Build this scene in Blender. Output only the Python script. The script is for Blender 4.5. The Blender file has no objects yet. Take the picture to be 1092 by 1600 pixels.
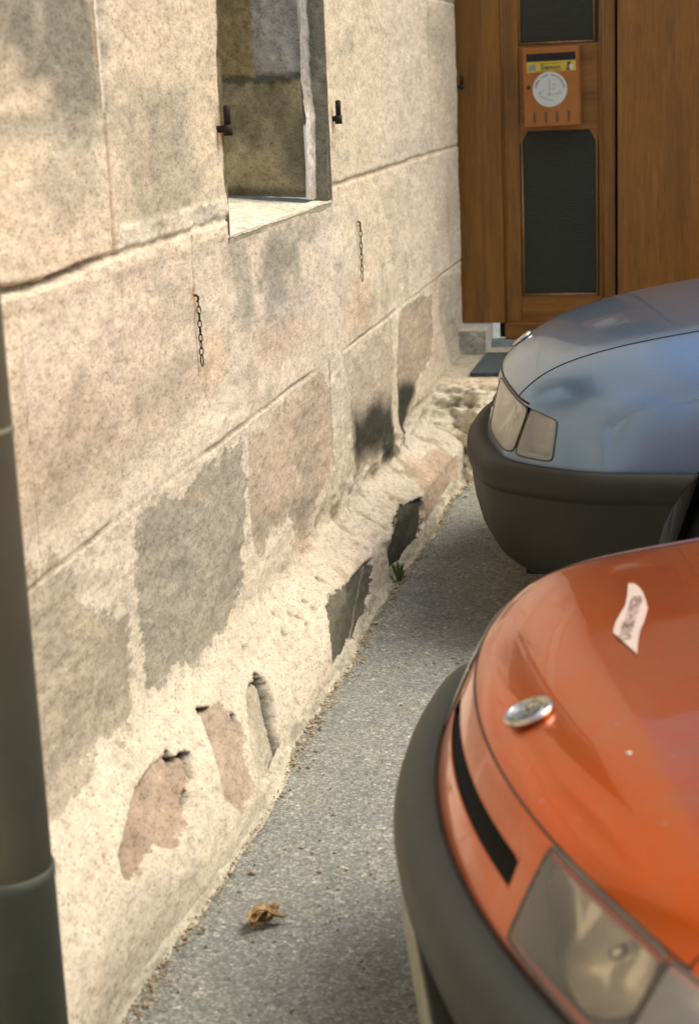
import bpy, bmesh, math, random
import numpy as np
from mathutils import Vector, Matrix
from mathutils.bvhtree import BVHTree
random.seed(4); rng = np.random.default_rng(7)
scene = bpy.context.scene
COL = scene.collection

# ------------------------------------------------------------------ camera
FPX, PCX, PCY = 2658.0, 546.0, 800.0
_y = np.array([584., 705., -FPX]); _d = np.array([435., -10380., -FPX])
_y /= np.linalg.norm(_y); _z = -_d/np.linalg.norm(_d); _z -= _z.dot(_y)*_y; _z /= np.linalg.norm(_z)
CR = np.array([np.cross(_y, _z), _y, _z])
CP = np.array([1.18, 0.0, 1.6])
cd = bpy.data.cameras.new('camera'); cam = bpy.data.objects.new('camera', cd); COL.objects.link(cam)
m4 = Matrix.Identity(4)
for i in range(3):
    for j in range(3): m4[i][j] = CR[i][j]
    m4[i][3] = CP[i]
cam.matrix_world = m4
cd.sensor_fit = 'VERTICAL'; cd.sensor_height = 36; cd.sensor_width = 36
cd.lens = FPX/1600*36; cd.clip_start = .05; cd.clip_end = 500
cd.dof.use_dof = True; cd.dof.focus_distance = 4.6; cd.dof.aperture_fstop = 4.5
scene.camera = cam
scene.render.resolution_x = 698; scene.render.resolution_y = 1024

# ------------------------------------------------------------------ light
SUN = Vector((.56, .13, .80)).normalized()
w = bpy.data.worlds.new('World'); scene.world = w; w.use_nodes = True
nt = w.node_tree; bg = nt.nodes['Background']
sky = nt.nodes.new('ShaderNodeTexSky'); sky.sky_type = 'NISHITA'; sky.sun_disc = False
sky.sun_elevation = math.asin(SUN.z); sky.sun_rotation = math.atan2(SUN.x, SUN.y)
sky.air_density = 1.0; sky.dust_density = 4.0; sky.ozone_density = .6
nt.links.new(sky.outputs[0], bg.inputs[0]); bg.inputs[1].default_value = .15
sl = bpy.data.lights.new('sun', 'SUN'); sl.energy = 2.15; sl.angle = math.radians(42); sl.color = (1, .93, .80)
so = bpy.data.objects.new('sun', sl); COL.objects.link(so)
so.rotation_euler = (-SUN).to_track_quat('-Z', 'Y').to_euler(); so.location = (3, 3, 9)
scene.view_settings.view_transform = 'Standard'; scene.view_settings.look = 'None'
scene.view_settings.exposure = 0.42; scene.view_settings.gamma = 1

# ------------------------------------------------------------------ pixel helpers (only to find real positions)
def ray(px, py): return CR @ np.array([px-PCX, -(py-PCY), -FPX])
def onplane(px, py, ax, v):
    r = ray(px, py); t = (v-CP[ax])/r[ax]; return CP+t*r
onX = lambda px, py, v=0.: onplane(px, py, 0, v)
onY = lambda px, py, v: onplane(px, py, 1, v)
onZ = lambda px, py, v=0.: onplane(px, py, 2, v)

# ------------------------------------------------------------------ object helpers
def prop(o, label=None, cat=None, group=None, kind=None):
    if label: o['label'] = label
    if cat: o['category'] = cat
    if group: o['group'] = group
    if kind: o['kind'] = kind
    return o
def empty(name, loc, rz=0, **k):
    o = bpy.data.objects.new(name, None); COL.objects.link(o); o.location = loc; o.rotation_euler = (0, 0, rz)
    o.empty_display_size = .1
    return prop(o, **k)
def meshobj(name, verts, faces, mat, parent=None, smooth=True, normals=None):
    me = bpy.data.meshes.new(name); me.from_pydata([tuple(map(float, v)) for v in verts], [], [tuple(map(int, f)) for f in faces]); me.validate(); me.update()
    if smooth: me.polygons.foreach_set('use_smooth', [True]*len(me.polygons))
    if mat: me.materials.append(mat)
    if normals is not None and len(me.vertices) == len(normals): me.normals_split_custom_set_from_vertices([tuple(map(float, n)) for n in normals])
    o = bpy.data.objects.new(name, me); COL.objects.link(o)
    if parent: o.parent = parent
    return o
def bmobj(name, bm, mat, parent=None, smooth=False):
    me = bpy.data.meshes.new(name); bm.normal_update(); bm.to_mesh(me); bm.free()
    if smooth: me.polygons.foreach_set('use_smooth', [True]*len(me.polygons))
    if mat: me.materials.append(mat)
    o = bpy.data.objects.new(name, me); COL.objects.link(o)
    if parent: o.parent = parent
    return o
def box(bm, x0, x1, y0, y1, z0, z1, bev=0.0):
    vs = [bm.verts.new(p) for p in ((x0,y0,z0),(x1,y0,z0),(x1,y1,z0),(x0,y1,z0),(x0,y0,z1),(x1,y0,z1),(x1,y1,z1),(x0,y1,z1))]
    fs = [bm.faces.new([vs[i] for i in q]) for q in ((0,3,2,1),(4,5,6,7),(0,1,5,4),(1,2,6,5),(2,3,7,6),(3,0,4,7))]
    if bev:
        es = list({e for f in fs for e in f.edges})
        bmesh.ops.bevel(bm, geom=es, offset=bev, segments=2, affect='EDGES', profile=.6)
def boxobj(name, x0, x1, y0, y1, z0, z1, mat, parent=None, bev=.002):
    bm = bmesh.new(); box(bm, x0, x1, y0, y1, z0, z1, bev); return bmobj(name, bm, mat, parent)
def tube_data(pts, r, n=8, closed=False):
    pts = [Vector(p) for p in pts]; N = len(pts); V = []; F = []
    for i, p in enumerate(pts):
        a = pts[(i-1) % N] if closed else pts[max(0, i-1)]; b = pts[(i+1) % N] if closed else pts[min(N-1, i+1)]
        t = (b-a).normalized(); q = Vector((0, 0, 1)) if abs(t.z) < .9 else Vector((1, 0, 0))
        s = t.cross(q).normalized(); u = s.cross(t); rr = r[i] if hasattr(r, '__len__') else r
        for k in range(n):
            an = 2*math.pi*k/n; V.append(p+s*(math.cos(an)*rr)+u*(math.sin(an)*rr))
    for i in range(N if closed else N-1):
        for k in range(n):
            j = (i+1) % N; F.append((i*n+k, i*n+(k+1) % n, j*n+(k+1) % n, j*n+k))
    if not closed: F.append(tuple(range(n))[::-1]); F.append(tuple((N-1)*n+k for k in range(n)))
    return V, F
def tubeobj(name, pts, r, mat, parent=None, n=8, closed=False):
    V, F = tube_data(pts, r, n, closed); return meshobj(name, V, F, mat, parent)
def tubesobj(name, lines, r, mat, parent=None, n=6):
    V = []; F = []
    for pts in lines:
        v, f = tube_data(pts, r, n); o = len(V); V += v; F += [tuple(i+o for i in q) for q in f]
    return meshobj(name, V, F, mat, parent)
def lathe(name, prof, mat, parent=None, n=32, loc=(0,0,0), rot=None, smooth=True):
    V = []; F = []
    for r, z in prof:
        for k in range(n):
            a = 2*math.pi*k/n; V.append((r*math.cos(a), r*math.sin(a), z))
    for i in range(len(prof)-1):
        for k in range(n): F.append((i*n+k, i*n+(k+1) % n, (i+1)*n+(k+1) % n, (i+1)*n+k))
    F.append(tuple(range(n))[::-1]); F.append(tuple((len(prof)-1)*n+k for k in range(n)))
    o = meshobj(name, V, F, mat, parent, smooth); o.location = loc
    if rot is not None: o.rotation_euler = rot
    return o

# ------------------------------------------------------------------ materials
def newmat(name):
    m = bpy.data.materials.new(name); m.use_nodes = True; return m, m.node_tree.nodes, m.node_tree.links, m.node_tree.nodes['Principled BSDF']
def noise(N, L, scale, detail=4, rough=.55, vec=None, dist=0):
    n = N.new('ShaderNodeTexNoise'); n.inputs['Scale'].default_value = scale; n.inputs['Detail'].default_value = detail
    n.inputs['Roughness'].default_value = rough; n.inputs['Distortion'].default_value = dist
    if vec: L.new(vec, n.inputs['Vector'])
    return n
def ramp(N, L, src, stops):
    r = N.new('ShaderNodeValToRGB'); e = r.color_ramp.elements
    while len(e) < len(stops): e.new(.5)
    for el, (p, c) in zip(e, stops): el.position = p; el.color = (*c, 1) if len(c) == 3 else c
    L.new(src, r.inputs[0]); return r
def mixc(N, L, fac, a, b, mode='MIX'):
    m = N.new('ShaderNodeMix'); m.data_type = 'RGBA'; m.blend_type = mode
    for s, v in ((m.inputs[0], fac), (m.inputs[6], a), (m.inputs[7], b)):
        if hasattr(v, 'is_linked'): L.new(v, s)
        elif isinstance(v, (int, float)): s.default_value = v
        else: s.default_value = (*v, 1)
    return m.outputs[2]
def bump(N, L, h, strength, dist, bs, prev=None):
    b = N.new('ShaderNodeBump'); b.inputs['Strength'].default_value = strength; b.inputs['Distance'].default_value = dist
    L.new(h, b.inputs['Height'])
    if prev: L.new(prev, b.inputs['Normal'])
    if bs: L.new(b.outputs[0], bs.inputs['Normal'])
    return b.outputs[0]
def geo(N): return N.new('ShaderNodeNewGeometry').outputs['Position']
def objc(N): return N.new('ShaderNodeTexCoord').outputs['Object']
def mapping(N, L, vec, scale=(1,1,1), rot=(0,0,0)):
    m = N.new('ShaderNodeMapping'); L.new(vec, m.inputs[0]); m.inputs['Scale'].default_value = scale; m.inputs['Rotation'].default_value = rot; return m.outputs[0]

def simple(name, col, rough=.6, metal=0, var=.25, scale=30, bmp=.15, coat=0, spec=.5):
    m, N, L, b = newmat(name); g = objc(N); n = noise(N, L, scale, 5, .6, g)
    c = ramp(N, L, n.outputs[0], [(.3, tuple(x*(1-var) for x in col)), (.7, tuple(min(1, x*(1+var)) for x in col))])
    L.new(c.outputs[0], b.inputs['Base Color']); b.inputs['Roughness'].default_value = rough; b.inputs['Metallic'].default_value = metal
    b.inputs['Coat Weight'].default_value = coat; b.inputs['Specular IOR Level'].default_value = spec
    if bmp: bump(N, L, noise(N, L, scale*4, 4, .6, g).outputs[0], bmp, .002, b)
    return m

def mat_masonry(patches=False):
    m, N, L, b = newmat('masonry'); g = mapping(N, L, geo(N), (.8, .48, 1.))
    at = N.new('ShaderNodeAttribute'); at.attribute_name = 'albedo'
    n1 = noise(N, L, 55, 6, .7, g); n2 = noise(N, L, 170, 4, .75, g); n3 = noise(N, L, 14, 5, .6, g, .6)
    r1 = ramp(N, L, n1.outputs[0], [(.25, (.62,.60,.56)), (.5, (1,1,1)), (.8, (1.22,1.22,1.25))])
    r2 = ramp(N, L, n2.outputs[0], [(.30, (.45,.43,.38)), (.46, (1,1,1)), (.72, (1.18,1.16,1.12))])
    r3 = ramp(N, L, n3.outputs[0], [(.3, (.84,.85,.86)), (.55, (1,1,1)), (.8, (1.08,1.05,1.0))])
    src = at.outputs['Color']
    if patches:      # where the mortar has fallen off the bare stone shows, with a ragged granular edge
        ap = N.new('ShaderNodeAttribute'); ap.attribute_name = 'patch'; ab = N.new('ShaderNodeAttribute'); ab.attribute_name = 'bare'
        e1 = noise(N, L, 34, 6, .75, g, .4); m1 = N.new('ShaderNodeMath'); m1.operation = 'MULTIPLY_ADD'; L.new(e1.outputs[0], m1.inputs[0]); m1.inputs[1].default_value = .075; m1.inputs[2].default_value = -.0375
        a1 = N.new('ShaderNodeMath'); a1.operation = 'ADD'; L.new(ab.outputs['Fac'], a1.inputs[0]); L.new(m1.outputs[0], a1.inputs[1])
        mr = N.new('ShaderNodeMapRange'); mr.interpolation_type = 'SMOOTHSTEP'; L.new(a1.outputs[0], mr.inputs[0]); mr.inputs[1].default_value = -.0035; mr.inputs[2].default_value = .0045
        src = mixc(N, L, mr.outputs[0], src, ap.outputs['Color'])
    c = mixc(N, L, 1., src, r1.outputs[0], 'MULTIPLY'); c = mixc(N, L, 1., c, r2.outputs[0], 'MULTIPLY'); c = mixc(N, L, 1., c, r3.outputs[0], 'MULTIPLY')
    v = N.new('ShaderNodeTexVoronoi'); v.inputs['Scale'].default_value = 42; L.new(g, v.inputs['Vector'])   # small dark pits
    pn = noise(N, L, 9, 2, .5, g)
    th = N.new('ShaderNodeMath'); th.operation = 'MULTIPLY_ADD'; L.new(pn.outputs[0], th.inputs[0]); th.inputs[1].default_value = .38; th.inputs[2].default_value = -.075
    lt = N.new('ShaderNodeMath'); lt.operation = 'LESS_THAN'; L.new(v.outputs['Distance'], lt.inputs[0]); L.new(th.outputs[0], lt.inputs[1])
    lm = N.new('ShaderNodeMath'); lm.operation = 'MULTIPLY'; L.new(lt.outputs[0], lm.inputs[0]); lm.inputs[1].default_value = .42
    c = mixc(N, L, lm.outputs[0], c, (.20,.16,.11))
    L.new(c, b.inputs['Base Color']); b.inputs['Roughness'].default_value = .93; b.inputs['Specular IOR Level'].default_value = .15
    p = bump(N, L, n1.outputs[0], .55, .006, None); bump(N, L, n2.outputs[0], .5, .002, b, p)
    return m
def mat_asphalt():
    m, N, L, b = newmat('asphalt'); g = geo(N)
    v = N.new('ShaderNodeTexVoronoi'); v.inputs['Scale'].default_value = 210; L.new(g, v.inputs['Vector'])
    v2 = N.new('ShaderNodeTexVoronoi'); v2.inputs['Scale'].default_value = 105; L.new(g, v2.inputs['Vector'])
    sp = N.new('ShaderNodeSeparateColor'); L.new(v.outputs['Color'], sp.inputs[0])
    sp2 = N.new('ShaderNodeSeparateColor'); L.new(v2.outputs['Color'], sp2.inputs[0])
    c = ramp(N, L, sp.outputs[0], [(0, (.165,.175,.155)), (.45, (.215,.226,.202)), (.80, (.275,.284,.255)), (.97, (.40,.40,.35))])
    c2 = ramp(N, L, sp2.outputs[0], [(0, (.75,.75,.75)), (.6, (1,1,1)), (.97, (1.1,1.1,1.1)), (.99, (1.7,1.6,1.45))])
    n = noise(N, L, 2.2, 6, .65, g); rr = ramp(N, L, n.outputs[0], [(.3, (.80,.82,.86)), (.7, (1.16,1.13,1.05))])
    c = mixc(N, L, 1., c.outputs[0], c2.outputs[0], 'MULTIPLY'); c = mixc(N, L, 1., c, rr.outputs[0], 'MULTIPLY')
    # sand and dust spots
    n3 = noise(N, L, 38, 5, .7, g); r3 = ramp(N, L, n3.outputs[0], [(.66, (0,0,0)), (.72, (1,1,1))])
    c = mixc(N, L, r3.outputs[0], c, (.24,.20,.13))
    L.new(c, b.inputs['Base Color']); b.inputs['Roughness'].default_value = .85
    p = bump(N, L, v.outputs['Distance'], .45, .003, None); bump(N, L, noise(N, L, 25, 5, .6, g).outputs[0], .5, .01, b, p)
    return m
def mat_paint(name, base, metal, rough, coat=.8, dust=.12, grime=(.35,.30,.22)):
    m, N, L, b = newmat(name); g = objc(N)
    fl = noise(N, L, 900, 2, .5, g); c = ramp(N, L, fl.outputs[0], [(.3, tuple(x*.86 for x in base)), (.7, tuple(x*1.14 for x in base))])
    n = noise(N, L, 7, 6, .65, g, .8); r = ramp(N, L, n.outputs[0], [(.42, (0,0,0)), (.75, (dust,)*3)])
    sp = noise(N, L, 60, 2, .5, g); rs = ramp(N, L, sp.outputs[0], [(.735, (0,0,0)), (.76, (.35,)*3)])
    cc = mixc(N, L, r.outputs[0], c.outputs[0], grime); cc = mixc(N, L, rs.outputs[0], cc, (.55,.5,.4))
    L.new(cc, b.inputs['Base Color']); b.inputs['Metallic'].default_value = metal; b.inputs['Roughness'].default_value = rough
    b.inputs['Coat Weight'].default_value = coat; b.inputs['Coat Roughness'].default_value = .04; b.inputs['Coat IOR'].default_value = 1.42
    wv = noise(N, L, 5, 2, .5, g); p = bump(N, L, wv.outputs[0], .25, .004, None)
    L.new(p, b.inputs['Coat Normal'])
    return m
def mat_wood(name, dark, light, axis='z', scale=1.):
    m, N, L, b = newmat(name); g = objc(N)
    s = (1,1,.07) if axis == 'z' else (.07,1,1)
    mp = mapping(N, L, g, tuple(v*scale for v in s))
    n = noise(N, L, 26, 6, .6, mp, 1.2); n2 = noise(N, L, 160, 3, .6, mp); n3 = noise(N, L, 3.2, 3, .5, mp, 1.5)
    c = ramp(N, L, n.outputs[0], [(.3, dark), (.7, light)])
    r2 = ramp(N, L, n2.outputs[0], [(.3, (.72,.70,.66)), (.6, (1.05,1.05,1.05))]); r3 = ramp(N, L, n3.outputs[0], [(.35, (.82,.8,.78)), (.65, (1.14,1.14,1.14))])
    cc = mixc(N, L, 1., c.outputs[0], r2.outputs[0], 'MULTIPLY'); cc = mixc(N, L, 1., cc, r3.outputs[0], 'MULTIPLY')
    L.new(cc, b.inputs['Base Color']); b.inputs['Roughness'].default_value = .42; b.inputs['Coat Weight'].default_value = .15; b.inputs['Coat Roughness'].default_value = .3
    bump(N, L, n2.outputs[0], .25, .002, b); return m
M = {}
M['masonry'] = mat_masonry(); M['asphalt'] = mat_asphalt()
M['orange'] = mat_paint('orange_paint', (.66,.118,.010), .85, .32, dust=.25, grime=(.42,.26,.13))
M['blue'] = mat_paint('blue_paint', (.215,.33,.50), .85, .33, dust=.12)
M['wood'] = mat_wood('oak_wood', (.18,.073,.006), (.34,.140,.013))
M['wood2'] = mat_wood('oak_panel', (.20,.082,.007), (.34,.140,.013), scale=.8)
M['wood_h'] = mat_wood('oak_rail', (.19,.076,.007), (.36,.150,.014), axis='x')
M['plastic'] = simple('black_plastic', (.036,.042,.036), .55, 0, .12, 18, .12)
M['plastic_b'] = simple('bumper_plastic', (.017,.0165,.010), .6, 0, .15, 12, .1)
M['rubber'] = simple('rubber', (.012,.012,.011), .7, 0, .2, 30, .1)
M['dark'] = simple('dark_void', (.010,.011,.009), .8, 0, .2, 20, 0)
M['seal'] = simple('lamp_seal', (.12,.11,.085), .6, 0, .2, 20, 0)
M['gap'] = simple('gap_dark', (.030,.020,.012), .9, 0, .2, 20, 0)
M['chrome'] = simple('chrome', (.62,.61,.56), .16, 1, .06, 20, 0)
M['tin'] = simple('rim_metal', (.35,.35,.34), .4, .9, .1, 30, .1)
M['iron'] = simple('wrought_iron', (.030,.022,.016), .75, .4, .35, 120, .4)
M['rust'] = simple('rusty_iron', (.10,.045,.018), .85, .2, .4, 150, .5)
M['white'] = simple('white_sticker', (.62,.66,.62), .5, 0, .06, 60, 0)
M['plate'] = simple('plate_white', (.34,.33,.25), .35, 0, .35, 22, .1)
M['yellow'] = simple('yellow_sticker', (.62,.47,.04), .5, 0, .1, 50, 0)
M['ink'] = simple('ink_dark', (.06,.07,.08), .6, 0, .1, 50, 0)
M['ink2'] = simple('ink_grey', (.25,.28,.30), .6, 0, .1, 50, 0)
M['red'] = simple('red_print', (.35,.06,.04), .6, 0, .1, 50, 0)
M['box'] = simple('copper_enamel', (.36,.125,.022), .38, .25, .1, 14, .05, coat=.3)
M['vent'] = simple('vent_olive', (.09,.075,.03), .6, 0, .1, 50, 0)
M['pipe_up'] = simple('pipe_grey', (.150,.145,.095), .7, .0, .18, 6, .15)
M['pipe_lo'] = simple('cast_iron_green', (.052,.058,.038), .65, .0, .25, 9, .3)
M['concrete'] = simple('concrete', (.50,.48,.39), .9, 0, .3, 45, .9)
M['zinc'] = simple('mat_ribs', (.13,.165,.175), .5, .3, .15, 40, .2)
M['refl_pink'] = simple('refl_pale', (.56,.45,.385), .5, 0, .05, 40, 0)  # colours of the mirror image painted on the orange hood
M['refl_ink'] = simple('refl_ink', (.17,.07,.06), .6, 0, .1, 40, 0)
M['refl_edge'] = simple('refl_edge', (.26,.07,.03), .5, 0, .1, 40, 0)
def mat_glass_pane():
    m, N, L, b = newmat('ribbed_glass'); g = objc(N)
    wv = N.new('ShaderNodeTexWave'); wv.bands_direction = 'Z'; wv.inputs['Scale'].default_value = 34; wv.inputs['Distortion'].default_value = 1.2; wv.inputs['Detail'].default_value = 2
    L.new(g, wv.inputs['Vector'])
    wx = N.new('ShaderNodeTexWave'); wx.bands_direction = 'X'; wx.inputs['Scale'].default_value = 40; wx.inputs['Distortion'].default_value = 1; L.new(g, wx.inputs['Vector'])
    c = ramp(N, L, wv.outputs[0], [(0, (.011,.015,.008)), (1, (.028,.034,.018))]); c2 = ramp(N, L, wx.outputs[0], [(0, (.72,.74,.76)), (1, (1.15,1.15,1.15))])
    L.new(mixc(N, L, 1., c.outputs[0], c2.outputs[0], 'MULTIPLY'), b.inputs['Base Color']); b.inputs['Roughness'].default_value = .38
    bump(N, L, wv.outputs[0], .6, .003, b); return m
M['pane'] = mat_glass_pane()
def mat_lens(name, tint, rough, ribs, haze=.12):
    m, N, L, b = newmat(name); g = objc(N)
    b.inputs['Base Color'].default_value = (.93,.91,.83, 1); b.inputs['Roughness'].default_value = rough
    wv = N.new('ShaderNodeTexWave'); wv.bands_direction = 'Y'; wv.inputs['Scale'].default_value = ribs; wv.inputs['Distortion'].default_value = .3; L.new(g, wv.inputs['Vector'])
    bump(N, L, wv.outputs[0], .25, .002, b)
    tr = N.new('ShaderNodeBsdfTransparent'); tr.inputs[0].default_value = (*tint, 1); fr = N.new('ShaderNodeFresnel'); fr.inputs[0].default_value = 1.4
    ad = N.new('ShaderNodeMath'); ad.operation = 'ADD'; ad.use_clamp = True; L.new(fr.outputs[0], ad.inputs[0]); ad.inputs[1].default_value = haze
    mx = N.new('ShaderNodeMixShader'); L.new(ad.outputs[0], mx.inputs[0]); L.new(tr.outputs[0], mx.inputs[1]); L.new(b.outputs[0], mx.inputs[2])
    L.new(mx.outputs[0], N['Material Output'].inputs['Surface']); return m
M['lens'] = mat_lens('headlight_glass', (.97,.95,.88), .06, 16, .12)
M['lens_b'] = mat_lens('pale_headlight_glass', (.92,.90,.82), .12, 20, .40)
M['lens_i'] = mat_lens('indicator_glass', (.92,.88,.78), .2, 30, .30)
def mat_reflector(name, col, rough, metal):
    m, N, L, b = newmat(name); g = objc(N); n = noise(N, L, 11, 1, .3, g, .6)
    v = N.new('ShaderNodeTexVoronoi'); v.feature = 'SMOOTH_F1'; v.inputs['Scale'].default_value = 16; L.new(g, v.inputs['Vector'])
    b.inputs['Base Color'].default_value = (*col, 1); b.inputs['Metallic'].default_value = metal; b.inputs['Roughness'].default_value = rough
    p = bump(N, L, n.outputs[0], .9, .05, None); bump(N, L, v.outputs['Distance'], .35, .02, b, p); return m
M['reflector'] = mat_reflector('reflector', (.97,.94,.85), .18, .40)
M['reflector_i'] = mat_reflector('reflector_side', (.80,.75,.63), .35, .35)
def mat_window():
    m, N, L, b = newmat('window_glass'); b.inputs['Base Color'].default_value = (.015,.018,.018, 1); b.inputs['Roughness'].default_value = .05; b.inputs['Specular IOR Level'].default_value = .8; return m
M['glass'] = mat_window()
def mat_leaf():
    m, N, L, b = newmat('dry_leaf'); g = objc(N); n = noise(N, L, 60, 4, .6, g)
    L.new(ramp(N, L, n.outputs[0], [(.35, (.16,.085,.025)), (.65, (.55,.38,.17))]).outputs[0], b.inputs['Base Color']); b.inputs['Roughness'].default_value = .7; return m
M['leaf'] = mat_leaf()
M['green'] = simple('weed_green', (.10,.17,.035), .6, 0, .3, 90, 0)
M['grit'] = simple('grit', (.34,.27,.17), .9, 0, .45, 60, .3)
M['frame_w'] = simple('white_frame', (.35,.34,.30), .6, 0, .1, 20, .1)

# ------------------------------------------------------------------ numpy noise
def _hash(ix, iy, s): 
    v = (ix*374761393 + iy*668265263 + s*1442695041) & 0xffffffff
    v = ((v ^ (v >> 13))*1274126177) & 0xffffffff
    return ((v ^ (v >> 16)) & 0xffffff)/float(0xffffff)
def vnoise(x, y, s=0):
    ix = np.floor(x).astype(np.int64); iy = np.floor(y).astype(np.int64); fx = x-ix; fy = y-iy
    fx = fx*fx*(3-2*fx); fy = fy*fy*(3-2*fy)
    a = _hash(ix, iy, s); b = _hash(ix+1, iy, s); c = _hash(ix, iy+1, s); d = _hash(ix+1, iy+1, s)
    return (a+(b-a)*fx)*(1-fy)+(c+(d-c)*fx)*fy
def fbm(x, y, s=0, o=5, g=.5):
    t = np.zeros_like(x); a = 1.; n = 0
    for i in range(o): t += a*(vnoise(x*2**i, y*2**i, s+i*17)-.5); n += a; a *= g
    return t/n*2
def sstep(a, b, x):
    t = np.clip((x-a)/(b-a), 0, 1); return t*t*(3-2*t)
def poly_sdf(px, py, poly):     # >0 inside
    d = np.full(px.shape, 1e9); ins = np.zeros(px.shape, bool); n = len(poly)
    for i in range(n):
        x0, y0 = poly[i]; x1, y1 = poly[(i+1) % n]; ex, ey = x1-x0, y1-y0
        t = np.clip(((px-x0)*ex+(py-y0)*ey)/(ex*ex+ey*ey+1e-12), 0, 1)
        d = np.minimum(d, np.hypot(px-x0-t*ex, py-y0-t*ey))
        c = ((y0 <= py) != (y1 <= py)) & (px < ex*(py-y0)/(ey if abs(ey) > 1e-12 else 1e-12)+x0)
        ins ^= c
    return np.where(ins, d, -d)

# ------------------------------------------------------------------ the stone wall
YEND = 7.93
def plinth(y, z):
    """how far the wall foot stands out, smooth near the camera, a rough ledge farther on"""
    y = np.asarray(y, float); z = np.asarray(z, float)
    base = .165+.010*np.sin(y*2.1+1)-.01*np.sin(y*5.3)
    top = np.interp(y, [2.2, 2.8, 3.6, 4.2, 4.9, 5.8, 6.6, 8], [.42, .39, .33, .28, .25, .23, .21, .20])
    far = sstep(3.7, 4.7, y)
    w_ = .32*(1-far)+.10*far
    s = 1-sstep(top-w_, top+.012, z)
    return s*base*(1-.16*np.clip(z/top, 0, 1))
def surf(px, py):
    x = 0.
    for _ in range(14):
        p = onX(px, py, x); x = .5*x+.5*float(plinth(p[1], max(0, p[2])))
    return onX(px, py, x)
def wp(pts): return [(float(surf(*p)[1]), float(surf(*p)[2])) for p in pts]
ys = [1.9]
while ys[-1] < YEND: ys.append(ys[-1]+.0037*(ys[-1]/2.5)**1.75)
ys = np.array(ys); ys = 1.9+(ys-1.9)*(YEND-1.9)/(ys[-1]-1.9)
zs = np.concatenate([np.arange(-.06, 2.06, .0055)])
WY0, WY1, WZ0 = 4.07, 5.215, 1.232     # window opening in the wall face
iy0 = int(np.argmin(abs(ys-WY0))); iy1 = int(np.argmin(abs(ys-WY1))); iz0 = int(np.argmin(abs(zs-WZ0)))
ys[iy0] = WY0; ys[iy1] = WY1; zs[iz0] = WZ0
Yg, Zg = np.meshgrid(ys, zs, indexing='ij')
n_lo = fbm(Yg*1.3, Zg*1.3, 3); n_md = fbm(Yg*4.5, Zg*7, 11); n_hi = fbm(Yg*15, Zg*30, 23, 4); n_vs = fbm(Yg*11, Zg*11, 31, 4)
# colours (linear albedo)
cream = np.array([.70,.61,.47]); stone = np.array([.645,.545,.42]); grey = np.array([.215,.205,.155]); dark = np.array([.095,.095,.07])
pink = np.array([.36,.27,.195]); ochre = np.array([.62,.36,.12]); rustc = np.array([.42,.20,.05]); white = np.array([.72,.66,.53])
A = np.empty(Yg.shape+(3,)); A[:] = stone
X = plinth(Yg, np.maximum(Zg, 0))
def blend(c, m, both=False): 
    global A, PC
    m = np.clip(m, 0, 1)[..., None]; A = A*(1-m)+c*m
    if both: PC = PC*(1-m)+c*m
# course / joint layout found in the photo
J1 = 1.275+.010*np.sin(Yg*6)*sstep(3.3, 2.8, Yg)+.006*n_md; J2 = .752+.004*np.sin(Yg*2); J0 = 1.90
upper = Zg > J1; mid = (Zg > J2) & (Zg <= J1)
# per block tone
def rows(edges, mask, seed):
    for k in range(len(edges)-1):
        r = random.Random(seed*31+k); mm = mask & (Yg >= edges[k]) & (Yg < edges[k+1]); t = (r.random()-.5)*.14
        A[mm] *= (1+t); A[mm] *= np.array([1, 1-.02*r.random(), 1-.10*r.random()]); X[mm] += (r.random()-.5)*.007
UE = [1.9, 3.22, 4.07, 5.2, 6.13, 7.14, 8]; ME = [1.9, 2.73, 3.745, 5.29, 6.58, 7.55, 8]; LE = [1.9, 2.62, 3.26, 4.10, 5.09, 6.18, 6.88, 8]
rows(UE, upper, 2); rows(ME, mid, 5)
# soft mottling of weathered faces
blend(cream, .55*sstep(-.1, .5, n_lo)); blend(grey, .34*sstep(.05, .55, n_md+.6*n_lo+.4*n_vs)); blend(pink*1.25, .25*sstep(.1, .6, -n_md+.3*n_vs))
blend(np.array([.60,.56,.48]), .35*sstep(5.3, 7.0, Yg))
# mortar-smeared band along joint 2 and the whole lower zone in cream render
lowmask = sstep(J2+.055, J2-.03, Zg+.035*n_md)
blend(cream*.93, .92*lowmask)
blend(np.array([.50,.43,.32]), .45*lowmask*sstep(.0, .5, n_md+.5*n_hi+.3*n_lo))
blend(cream*1.04, .65*sstep(.09, .02, abs(Zg-J2-.06+.03*n_lo))*sstep(4.9, 3.5, Yg+.4*n_md))
# left mid block brownish weather in its lower part
blend(np.array([.40,.32,.22]), .40*sstep(-.35, .35, n_md+.3*n_hi)*sstep(1.10, .9, Zg)*sstep(.80, .88, Zg)*sstep(4.0, 3.7, Yg))
def sdf_of(pts, warp=.012): return poly_sdf(Yg, Zg*1.0, wp(pts))+2.6*warp*n_md+1.6*warp*n_hi
PD = np.full(Yg.shape, -.08); PC = np.zeros(Yg.shape+(3,)); PC[:] = grey
def paintpoly(pts, c, op=.9, soft=.008, warp=.012, depth=0., tex=.5):
    s = sdf_of(pts, warp); near_ = s > -.05; up = near_ & (s > PD)
    PD[up] = np.clip(s[up]*(.008/soft)**.5, -.08, .08); PC[up] = A[up]*(1-op)+op*c*(1+.35*n_md[up][:, None]+.3*n_vs[up][:, None]+.25*n_hi[up][:, None])
    if depth: X[:] = X-depth*sstep(-.0025, .0025, s)
    return s
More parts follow.
